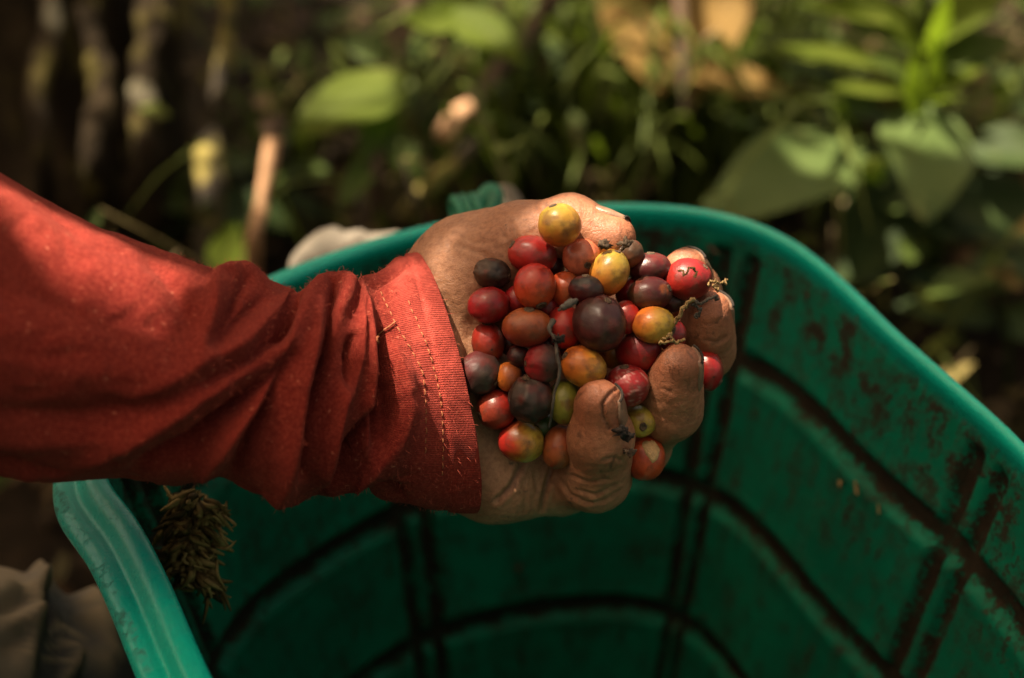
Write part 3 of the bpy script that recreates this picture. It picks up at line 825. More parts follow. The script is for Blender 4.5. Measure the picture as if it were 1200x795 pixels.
palm = None
def add(cur, a, b, k): 
    s = G.cone(a[0], b[0], a[1], b[1]); return s if cur is None else smin(cur, s, k)
P_ = lambda x, y, d, r: (cam_pt(x, y, d), r * mm)
palm = add(None, P_(440, 420, .514, 24), P_(540, 430, .527, 24), .010)           # forearm / wrist
palm = add(palm, P_(440, 470, .514, 24), P_(535, 490, .527, 23), .010)
palm = add(palm, P_(505, 352, .524, 17), P_(556, 325, .523, 20.0), .012)         # thenar
palm = add(palm, P_(556, 325, .523, 19.5), P_(640, 330, .545, 13), .012)
palm = add(palm, P_(530, 535, .527, 17.5), P_(582, 552, .526, 17.0), .012)           # hypothenar
palm = add(palm, P_(582, 552, .526, 16.6), P_(655, 562, .531, 12.6), .010)
for f in ('index', 'middle', 'ring'):
    x = FINGERS[f][0]
    palm = add(palm, P_(560, 440 + (x[1] - 440) * .4, .546, 15), P_(x[0], x[1], x[2] + .002, 13), .012)
total = None
for f, js in J.items():
    ch = None
    for a, b in zip(js[:-1], js[1:]):
        ch = add(ch, a, b, .007)
    # finger pad on the side facing the cherries
    t, pr = js[-1][0], js[-2][0]
    inward = cam_pt(690, 420, .50) - (t * .6 + pr * .4); inward /= np.linalg.norm(inward)
    pad = (t * .75 + pr * .25 + inward * .0014, js[-1][1] * .93)
    ch = smin(ch, np.sqrt((G.X - pad[0][0]) ** 2 + (G.Y - pad[0][1]) ** 2 + (G.Z - pad[0][2]) ** 2) - pad[1], .004)
    for (fx, fy, fd, fr) in {'little': [(703, 537, .5025, 10.7)], 'ring': [(789, 456, .4985, 9.3)], 'middle': [(829, 388, .516, 9.2)]}.get(f, []):
        c0 = cam_pt(fx, fy, fd); ch = smin(ch, np.sqrt((G.X - c0[0]) ** 2 + (G.Y - c0[1]) ** 2 + (G.Z - c0[2]) ** 2) - fr * mm, .005)
    # knuckle swellings
    for kk in (1, 2):
        c0 = js[kk][0]; ch = smin(ch, np.sqrt((G.X - c0[0]) ** 2 + (G.Y - c0[1]) ** 2 + (G.Z - c0[2]) ** 2) - js[kk][1] * .92, .006)
    hf = smin(palm, ch, .007 if f != 'thumb' else .011)
    total = hf if total is None else smin(total, hf, .0012)
V, Q = surface_nets(total, G.lo, G.h)
del palm, ch, hf
# tidy: neighbour averaging keeps the surface smooth
def neigh_smooth(V, Q, it, lam=.5):
    e = np.concatenate([Q[:, [0, 1]], Q[:, [1, 2]], Q[:, [2, 3]], Q[:, [3, 0]]]); e = np.concatenate([e, e[:, ::-1]])
    deg = np.bincount(e[:, 0], minlength=len(V))[:, None]
    for _ in range(it):
        s = np.stack([np.bincount(e[:, 0], V[e[:, 1], k], len(V)) for k in range(3)], 1)
        V = V + lam * (s / deg - V)
    return V
V = neigh_smooth(V, Q, 5)
def vnormals(V, Q):
    n = np.cross(V[Q[:, 2]] - V[Q[:, 0]], V[Q[:, 3]] - V[Q[:, 1]])
    out = np.zeros_like(V)
    for k in range(4):
        for c in range(3): out[:, c] += np.bincount(Q[:, k], n[:, c], len(V))
    return out / (np.linalg.norm(out, axis=1, keepdims=True) + 1e-12)
def poly_dist(px, py, line):
    L = np.asarray(line, float); best = np.full(px.shape, 1e9); tt = np.zeros(px.shape)
    for k, (a, b) in enumerate(zip(L[:-1], L[1:])):
        d = b - a; t = np.clip(((px - a[0]) * d[0] + (py - a[1]) * d[1]) / (d @ d), 0, 1)
        q = np.hypot(px - a[0] - t * d[0], py - a[1] - t * d[1])
        m = q < best; best = np.where(m, q, best); tt = np.where(m, (k + t) / (len(L) - 1), tt)
    return best, tt
HV = V @ R.T + C
HN = vnormals(HV, Q)
if np.median(((HV - HV.mean(0)) * HN).sum(1)) < 0: Q = Q[:, ::-1]; HN = -HN
pr = proj(HV); facing = smoothstep(-.1, .25, (HN * -(HV - C) / np.linalg.norm(HV - C, axis=1, keepdims=True)).sum(1))
disp = .00030 * fbm(HV, 160, 3) + .00022 * fbm(HV, 420, 4)
dirt = np.zeros(len(HV))
CREASES = [  # polyline px, depth mm, width px, dirt
    ([(618, 520), (610, 548), (598, 572), (582, 586)], 1.5, 3.0, .6), ([(648, 540), (641, 566), (634, 596)], 1.5, 2.8, .6), ([(612, 560), (616, 580), (614, 598)], .5, 2.2, .2),
    ([(626, 556), (630, 580)], .4, 2.0, .2), ([(656, 560), (668, 580), (690, 590)], .7, 2.6, .3), ([(668, 556), (690, 566), (714, 562)], .5, 2.0, .25), ([(672, 574), (698, 580), (722, 568)], .5, 2.0, .25), ([(680, 590), (706, 588), (728, 574)], .4, 2.0, .2),
    ([(728, 452), (714, 462), (706, 474), (708, 490), (715, 503)], 1.5, 1.7, .7), ([(722, 532), (716, 548)], .3, 1.6, .8), ([(704, 552), (707, 562)], .2, 1.4, .7), ([(706, 540), (718, 536), (730, 540)], .4, 2, .5), ([(672, 470), (680, 462)], .5, 1.6, .9),
    ([(600, 262), (606, 280), (604, 300)], .9, 3.0, .25), ([(586, 266), (596, 284), (598, 306)], .5, 2.4, .2), ([(540, 288), (570, 300), (592, 322)], .6, 3.0, .12), ([(528, 274), (556, 284), (580, 286)], .3, 2.4, .08),
    ([(640, 240), (652, 247), (650, 256)], .6, 2.4, .6), ([(560, 350), (548, 400), (552, 452), (562, 500)], .4, 5, .10), ([(628, 240), (634, 262)], .4, 2.4, .2),
    ([(775, 455), (790, 462)], .3, 1.8, .3), ([(766, 470), (782, 474), (800, 470)], .12, 2., .2), ([(826, 398), (840, 402), (850, 396)], .4, 2., .3),
    ([(845, 372), (838, 382)], .2, 1.6, .8), ([(852, 352), (846, 358)], .2, 1.6, .8), ([(815, 404), (806, 412), (812, 420)], .2, 1.5, .7), ([(690, 262), (700, 268), (704, 282)], .3, 2, .2)]
for line, dep, wid, dr in CREASES:
    d, t = poly_dist(pr[:, 0], pr[:, 1], line)
    e = np.exp(-(d / wid) ** 2) * facing * np.sin(np.pi * np.clip(t * .9 + .05, 0, 1)) ** .5 * (pr[:, 2] < .556)
    disp -= dep * mm * e
    disp += dep * mm * .25 * np.exp(-((d - wid * 2.2) / wid) ** 2) * facing
    dirt = np.maximum(dirt, dr * np.exp(-(d / (wid * .75)) ** 2) * facing)
dirt *= np.clip(.75 + .7 * fbm(HV, 330, 8), .25, 1)
red = np.zeros(len(HV))
for f, js in J.items():
    for (c, rr_), wgt in ((js[-1], .95), (js[-2], .8), (js[-3], .35)):
        dd = np.linalg.norm(V - c, axis=1); red = np.maximum(red, wgt * np.exp(-(dd / .016) ** 2))
dirt = np.maximum(dirt, np.clip(.55 * smoothstep(.2, .75, fbm(HV, 95, 31)) * red * 1.3, 0, 1))
HV = HV + HN * disp[:, None]

# base of the sleeve
TOPB = [(-300, 20, -330, 590, .425), (-150, 110, -160, 548, .437), (0, 206, -5, 553, .452), (90, 257, 70, 559, .462), (170, 288, 150, 556, .470), (235, 312, 205, 565, .476), (262, 320, 255, 556, .480), (290, 313, 300, 570, .484), (322, 330, 325, 588, .488),
        (345, 345, 355, 587, .491), (372, 331, 385, 578, .495), (402, 322, 420, 566, .499), (424, 331, 440, 573, .502), (445, 317, 475, 591, .506), (468, 303, 510, 597, .509), (487, 299, 556, 599, .513)]
person = empty('person', (-.32, .16, 0.0))
tag(person, 'picker in red long sleeve and worn grey trousers, hand full of cherries over the basket', 'person')
build('hand', HV, Q, M['skin'], person, dict(dirt=dirt, red=red))

# nails
def nail(f, dorsal, t0=.35, t1=1.18, half=52, lift=.0006):
    (a, ra), (b, rb) = J[f][-2], J[f][-1]
    ax = b - a; L = np.linalg.norm(ax); ax /= L
    dd = np.array(dorsal, float); dd -= ax * (dd @ ax); dd /= np.linalg.norm(dd); sd = np.cross(ax, dd)
    nu, nv = 14, 13
    t = np.linspace(t0, t1, nu)[:, None]; ph = np.radians(np.linspace(-half, half, nv))[None, :] * (1 - .25 * ((t - t0) / (t1 - t0) - .45) ** 2 * 4)
    over = np.maximum(t - 1, 0) * L
    r = np.where(t < 1, ra + (rb - ra) * t, np.sqrt(np.maximum(rb ** 2 - over ** 2 * .6, 1e-8))) + lift + .0006 * np.sin(np.pi * np.clip((t - t0) / (t1 - t0), 0, 1))
    P = a + ax * (t * L)[..., None] + r[..., None] * (np.cos(ph)[..., None] * dd + np.sin(ph)[..., None] * sd)
    inn = a + ax * (t * L)[..., None] + (r - .0022)[..., None] * (np.cos(ph)[..., None] * dd + np.sin(ph)[..., None] * sd)
    P = np.concatenate([P.reshape(-1, 3), inn.reshape(-1, 3)]) @ R.T + C
    n0 = nu * nv; Fc = grid_faces(nu, nv).tolist()
    ed = [i * nv for i in range(nu)] + [(nu - 1) * nv + j for j in range(1, nv)] + [i * nv + nv - 1 for i in range(nu - 2, -1, -1)] + [j for j in range(nv - 2, 0, -1)]
    for p0, p1 in zip(ed, ed[1:] + ed[:1]): Fc.append([p0, p1, p1 + n0, p0 + n0])
    o = build('fingernail', P, Fc, M['nail'], person)
    # grime line packed under the free edge
    k = nu - 1
    path = P[k * nv:(k + 1) * nv]; V_, F_ = tube(path, .0005, 6)
    build('nail_grime', V_, F_, M['grime'], o)
nail('ring', (1, .1, -.25)); nail('little', (1, 0, -.15)); nail('thumb', (.15, 1, -.35)); nail('middle', (1, .35, -.5)); nail('index', (.8, .7, -.4))

# ---- sleeve
NU, NV = 460, 400
K = catmull(np.array(TOPB, float), NU)
phi = np.linspace(0, 2 * math.pi, NV, endpoint=False)
Tp = np.stack([cam_pt(x, y, d) for x, y, d in K[:, [0, 1, 4]]]); Bt = np.stack([cam_pt(x, y, d) for x, y, d in K[:, [2, 3, 4]]])
cen = (Tp + Bt) / 2; half = (Tp - Bt) / 2
depth_r = np.interp(np.linspace(0, 1, NU), [0, .75, .9, 1], [.050, .038, .032, .0245])
bul = np.interp(np.linspace(0, 1, NU), [0, .8, 1], [0, 2, 27]) / F * .5
s_, c_ = np.sin(phi), np.cos(phi)
SV = cen[:, None, :] + c_[None, :, None] * half[:, None, :] + (s_[None, :] * depth_r[:, None])[..., None] * np.array([0, 0, 1.0])
SV[..., 0] += bul[:, None] * np.maximum(s_, 0)[None, :]
SW = (SV.reshape(-1, 3) @ R.T + C)
SQ = grid_faces(NU, NV, True)
SN = vnormals(SW, SQ)
if ((SW - (np.repeat(cen, NV, 0) @ R.T + C)) * SN).sum() < 0: SN = -SN; SQ = SQ[:, ::-1]
sp = proj(SW); sx, sy = sp[:, 0], sp[:, 1]
facing_s = (SN * -(SW - C) / np.linalg.norm(SW - C, axis=1, keepdims=True)).sum(1)
front = smoothstep(-.15, .3, (SN * -(SW - C) / np.linalg.norm(SW - C, axis=1, keepdims=True)).sum(1))
FOLDS = [  # polyline, height mm (negative = valley), width px
    ([(300, 322), (278, 312), (262, 325), (250, 372), (228, 425)], 4.5, 13), ([(286, 330), (274, 362), (252, 402)], -2.5, 7),
    ([(343, 344), (316, 372), (285, 405), (221, 436), (150, 470)], 4.5, 13), ([(306, 352), (280, 378), (256, 410)], -2.0, 8), ([(330, 396), (290, 428), (236, 452)], -2.2, 6),
    ([(380, 331), (360, 372), (345, 404), (307, 464), (264, 520), (230, 556)], 7.5, 15), ([(327, 412), (254, 455), (158, 508), (79, 545), (10, 556)], 5.0, 14),
    ([(338, 424), (290, 468), (222, 520), (160, 548)], -6.0, 10), ([(350, 356), (338, 384), (326, 408)], -3.5, 7),
    ([(408, 324), (392, 360), (376, 400), (350, 460), (341, 530), (325, 590)], 8.5, 15), ([(390, 338), (386, 380), (380, 421), (357, 494), (352, 545)], -7.5, 7),
    ([(330, 440), (305, 490), (275, 545)], -5.0, 9), ([(420, 344), (414, 421), (394, 485), (380, 545), (386, 585)], 7.5, 11),
    ([(410, 400), (408, 430), (404, 454)], -6.5, 6), ([(436, 485), (420, 512), (401, 540), (376, 578)], -7.0, 7), ([(427, 340), (433, 400), (436, 451), (431, 520)], 5.5, 9),
    ([(462, 508), (440, 540), (414, 565), (386, 584)], 6.0, 12), ([(444, 395), (446, 450), (446, 490), (440, 520)], -6.5, 7), ([(428, 334), (440, 332), (456, 322), (474, 312)], -2.0, 6),
    ([(463, 412), (474, 440), (482, 481), (461, 537), (450, 560)], 4.0, 12), ([(456, 452), (458, 490), (450, 520)], -3.5, 6), ([(440, 560), (456, 566), (470, 580)], -3.5, 8),
    ([(0, 250), (60, 275), (130, 300), (200, 330), (250, 352)], 2.0, 26), ([(0, 330), (90, 360), (170, 385), (235, 390)], -1.8, 26), ([(0, 420), (90, 440), (200, 432)], 1.8, 22), ([(0, 480), (90, 486), (190, 468)], -2.0, 16), ([(0, 520), (80, 515), (160, 500)], 2.2, 14),
    ([(60, 246), (110, 270), (160, 283), (190, 300)], -1.5, 6), ([(-80, 400), (10, 390), (100, 400)], 1.5, 20), ([(0, 538), (60, 545), (130, 540)], -2.0, 9), ([(30, 230), (100, 290), (190, 320)], -1.0, 14), ([(170, 300), (205, 340), (225, 380)], -1.3, 12)]
uu = np.repeat(np.linspace(0, 1, NU), NV)
dsp = np.zeros(len(SW))
warp = np.stack([fbm(SW, 28, 61), fbm(SW, 28, 67)], 1) * 5
for line, hgt, wid in FOLDS:
    d, t = poly_dist(sx + warp[:, 0], sy + warp[:, 1], line)
    w = wid * (1 + .25 * (t - .5))
    w = w * (.92 if hgt > 0 else .85); hgt_ = hgt * (1.0 if hgt > 0 else 1.65)
    e = np.exp(-(d / w) ** 1.7) if hgt > 0 else np.exp(-(d / w) ** 1.5)
    e = e * (np.sin(np.pi * np.clip(t * .86 + .07, 0, 1)) ** .55)
    dsp += hgt_ * mm * 1.1 * e * smoothstep(-.02, .42, facing_s)
vv = np.tile(phi, NU)
back = 1 - front
arcl = uu * .45
dsp += back * mm * 1.5 * np.sin(arcl * 120 + 2.2 * np.sin(vv * 2 + 1) + 3 * fbm(SW, 9, 15)) * smoothstep(.30, .45, uu) * smoothstep(.97, .85, uu)
flat_cuff = smoothstep(.86, .92, uu)
rg = 1 - np.abs(fbm(SW * np.array([1., .6, .6]) + .01 * np.stack([warp[:, 0]] * 3, 1), 55, 77)) * 2
dsp += (1 - .6 * flat_cuff) * mm * .9 * np.clip(rg, -.5, 1)
dsp += (1 - .7 * flat_cuff) * mm * (1.1 * fbm(SW, 38, 71) + .5 * fbm(SW, 110, 73))
# hem ridge
hem_d = np.repeat(np.linspace(1, 0, NU), NV)
dsp += mm * .7 * smoothstep(.050, .044, hem_d) - mm * .35 * np.exp(-((hem_d - .048) / .004) ** 2)
hem = smoothstep(.13, .07, hem_d) * smoothstep(2.4, 1.4, vv)  # upper cuff area that gets the painted sun patch
SW2 = SW + SN * dsp[:, None]
SW2 = (lambda A: neigh_smooth(A, SQ, 3))(SW2)
# the hem turns in: thickness at the cuff
last = SW2[-NV:]; cc = last.mean(0)
inn = [last + (cc - last) * k + (SW2[-NV * 4:-NV * 3] - last).mean(0) * q_ for k, q_ in ((.012, -.25), (.030, -.1), (.042, .4), (.05, 2.5), (.055, 8.0))]
SWA = np.concatenate([SW2] + inn)
FA = grid_faces(NU + 5, NV, True)
if (SQ[0] != grid_faces(NU, NV, True)[0]).any(): FA = FA[:, ::-1]
UVs = np.stack([np.repeat(np.linspace(0, .45, NU + 5), NV), np.tile(phi / (2 * math.pi) * .27, NU + 5)], 1)
pad = lambda a, v: np.concatenate([a, np.full(NV * 5, v)])
slv = build('shirt_sleeve', SWA, FA, M['fabric'], person, dict(hem=pad(hem, 1.)), uv=UVs)
slv['label'] = 'red cotton sleeve rucked into folds above a stitched cuff'
# upper arm and shoulder, outside the frame on the left, so the arm is not cut off
ua = catmull([(cen[0] @ R.T + C) + (cen[8] - cen[0]) @ R.T * .0, (cen[0] @ R.T + C) + np.array([-.07, -.05, .03]), np.array([-.40, -.02, .62]), np.array([-.44, -.10, .80])], 40)
V_, F_ = tube(ua, np.linspace(.060, .085, 40), 40)
V_ = V_ + .004 * fbm(V_, 25, 12)[:, None]
build('upper_sleeve', V_, F_, M['fabric'], person, uv=np.zeros((len(V_), 2)), attrs=dict(hem=np.zeros(len(V_))))
V_, F_ = blob(np.array([-.48, -.20, .62]), .19, 3, 30, 40, (.95, .75, 1.6), .1)
build('shirt_torso', V_, F_, M['fabric'], person, uv=np.zeros((len(V_), 2)), attrs=dict(hem=np.zeros(len(V_))))

# stitches: each a short bead of thread lying on the cuff
from mathutils.bvhtree import BVHTree
bvh = BVHTree.FromPolygons([tuple(v) for v in SWA.tolist()], FA.tolist())
def on_sleeve(px, py):
    o = Vector(C); d = Vector(W(px, py, 1.0) - C).normalized()
    h = bvh.ray_cast(o, d)
    return (np.array(h[0]), np.array(h[1])) if h[0] is not None else (None, None)
sj = Join()
rs = np.random.default_rng(4)
for line, gap in (([(446, 342), (466, 384), (484, 414), (496, 444), (499, 500), (497, 540)], .0032), ([(478, 352), (488, 376), (498, 400), (508, 432), (516, 468), (519, 520), (518, 562)], .0030)):
    L_ = catmull(line, 400)
    acc = 0; k = 0
    pts = [on_sleeve(*p) for p in L_]
    pts = [(a, b if (b @ TOCAM) > 0 else -b) for a, b in pts if a is not None]
    PP = np.array([a for a, b in pts]); NN = np.array([b for a, b in pts])
    arc = np.r_[0, np.cumsum(np.linalg.norm(np.diff(PP, axis=0), axis=1))]
    s0 = 0
    while s0 < arc[-1] - gap:
        u_ = np.linspace(s0, s0 + gap * .72, 5)
        q = np.stack([np.interp(u_, arc, PP[:, c]) for c in range(3)], 1); nn = np.stack([np.interp(u_, arc, NN[:, c]) for c in range(3)], 1)
        q = q + nn * (np.array([-.0003, .00012, .00025, .00012, -.0003]))[:, None] + rs.normal(size=3) * .00009
        V_, F_ = tube(q + nn * .00006, .00019, 5); sj.add(V_, F_); s0 += gap * (.95 + .15 * rs.random())
# loose thread loop
lt = [on_sleeve(*p) for p in catmull([(463, 378), (452, 386), (442, 393), (441, 400), (444, 405)], 24)]
q = np.array([a + (b if (b @ TOCAM) > 0 else -b) * .0007 for a, b in lt if a is not None]); V_, F_ = tube(q, .00025, 5); sj.add(V_, F_)
st_ = sj.build('cuff_stitching', M['thread'], slv); st_['kind'] = 'stuff'
# loose fibres standing off the cloth
fz = Join(); cand = np.flatnonzero((uu > .3) & (front > .05))
for k in rs.choice(cand, 2600, replace=False):
    b = SW2[k]; nrm = SN[k]; t_ = np.cross(nrm, rs.normal(size=3)); t_ /= np.linalg.norm(t_)
    ln = .0010 + .0016 * rs.random()
    m_ = b + nrm * ln * .45 + t_ * ln * .4; e_ = b + nrm * ln * (.5 + .3 * rs.random()) + t_ * ln * 1.0
    w_ = np.cross(t_, nrm) * .00005
    fz.add([b - w_, b + w_, m_ + w_, m_ - w_, e_], [[0, 1, 2, 3], [3, 2, 4]])
f_ = fz.build('lint', mat_plain('lint', (.42, .07, .04), .3, 300, .95), slv); f_['kind'] = 'stuff'

# trousers: knee at the lower left
def knee():
    nu, nv = 150, 160
    ax0 = cam_pt(-330, 930, .50); ax1 = cam_pt(-14, 858, .60); ax2 = cam_pt(30, 866, .605); ax3 = cam_pt(25, 1200, .70)
    path = catmull([ax0, cam_pt(-170, 870, .55), ax1, ax2, cam_pt(40, 950, .62), ax3], nu)
    rr = np.interp(np.linspace(0, 1, nu), [0, .5, .75, 1], [.082, .062, .056, .056])
    V_, F_ = tube(path, rr, nv)
    Wd = V_ @ R.T + C
    N_ = vnormals(Wd, np.array([f for f in F_ if len(f) == 4]))
    ct = np.repeat(path @ R.T + C, nv, 0)
    if ((Wd - ct) * N_).sum() < 0: N_ = -N_
    q = proj(Wd); dd = np.zeros(len(Wd)); worn = np.zeros(len(Wd))
    for line, h, w in (([(40, 690), (36, 730), (22, 795)], 4, 9), ([(40, 690), (70, 672), (100, 690), (108, 730)], 6, 9), ([(50, 700), (80, 690), (96, 715), (94, 750)], -6, 7), ([(0, 690), (28, 700)], 3, 10), ([(0, 720), (24, 712)], -4, 8), ([(10, 745), (28, 725)], 4, 8),
                       ([(58, 740), (76, 734), (92, 742)], 2.5, 4), ([(54, 758), (74, 752), (90, 764)], 2.5, 4), ([(46, 776), (66, 772), (84, 784)], 2.5, 4), ([(66, 716), (82, 712), (92, 724)], -3, 5), ([(4, 760), (20, 748)], -3, 5), ([(0, 735), (26, 722)], 3, 5), ([(118, 690), (134, 724), (130, 780)], 3, 5),
                       ([(112, 700), (125, 740), (118, 790)], 3, 9), ([(100, 740), (84, 775), (70, 800)], 4, 6), ([(62, 720), (70, 760)], -3, 10)):
        d, t = poly_dist(q[:, 0], q[:, 1], line); e = np.exp(-(d / w) ** 2); dd += h * mm * 1.35 * e
        if h > 0: worn = np.maximum(worn, e * .7)
    d, t = poly_dist(q[:, 0], q[:, 1], [(42, 700), (36, 730), (26, 760), (10, 800)])
    dd += 2.4 * mm * np.exp(-(d / 8) ** 2) * (1 + np.sin(t * 75))
    worn = np.maximum(worn, np.exp(-(d / 7) ** 2) * (.5 + .5 * np.sin(t * 75)))
    worn = np.maximum(worn, smoothstep(44, 10, q[:, 0]) * .6)
    dd += 2.0 * mm * fbm(Wd, 30, 81) + 1.6 * mm * (1 - 2 * np.abs(fbm(Wd, 48, 85)))
    Wd = neigh_smooth(Wd + N_ * dd[:, None], np.array([f for f in F_ if len(f) == 4]), 2)
    uvk = np.stack([np.repeat(np.linspace(0, .5, nu), nv), np.tile(np.linspace(0, .38, nv), nu)], 1)
    o = build('trousers', Wd, F_, M['denim'], person, dict(worn=worn), uv=uvk)
    o['label'] = 'worn grey denim knee with a frayed tan seam'
    return Wd
KNEE = knee()

# ------------------------------------------------------------------ the coffee cherries
PAL = dict(crimson=(.23, .010, .012), red=(.33, .018, .012), brick=(.20, .027, .012), redor=(.46, .065, .018), orange=(.48, .125, .018), yellow=(.46, .24, .028), lemon=(.42, .28, .040), green=(.19, .185, .026),
           dkgreen=(.045, .08, .016), purple=(.036, .008, .007), plum=(.080, .010, .011), black=(.016, .011, .009), grey=(.036, .024, .019), brown=(.060, .028, .013), rust=(.28, .070, .020), tan=(.50, .26, .10), pink=(.52, .14, .07))
_th = np.linspace(0, math.pi, 34); _ph = np.linspace(0, 2 * math.pi, 48, endpoint=False)
_T, _P = np.meshgrid(_th, _ph, indexing='ij')
UNIT = np.stack([np.sin(_T) * np.cos(_P), np.sin(_T) * np.sin(_P), np.cos(_T)], -1).reshape(-1, 3)   # pole +z
UFACE = grid_faces(34, 48, True)
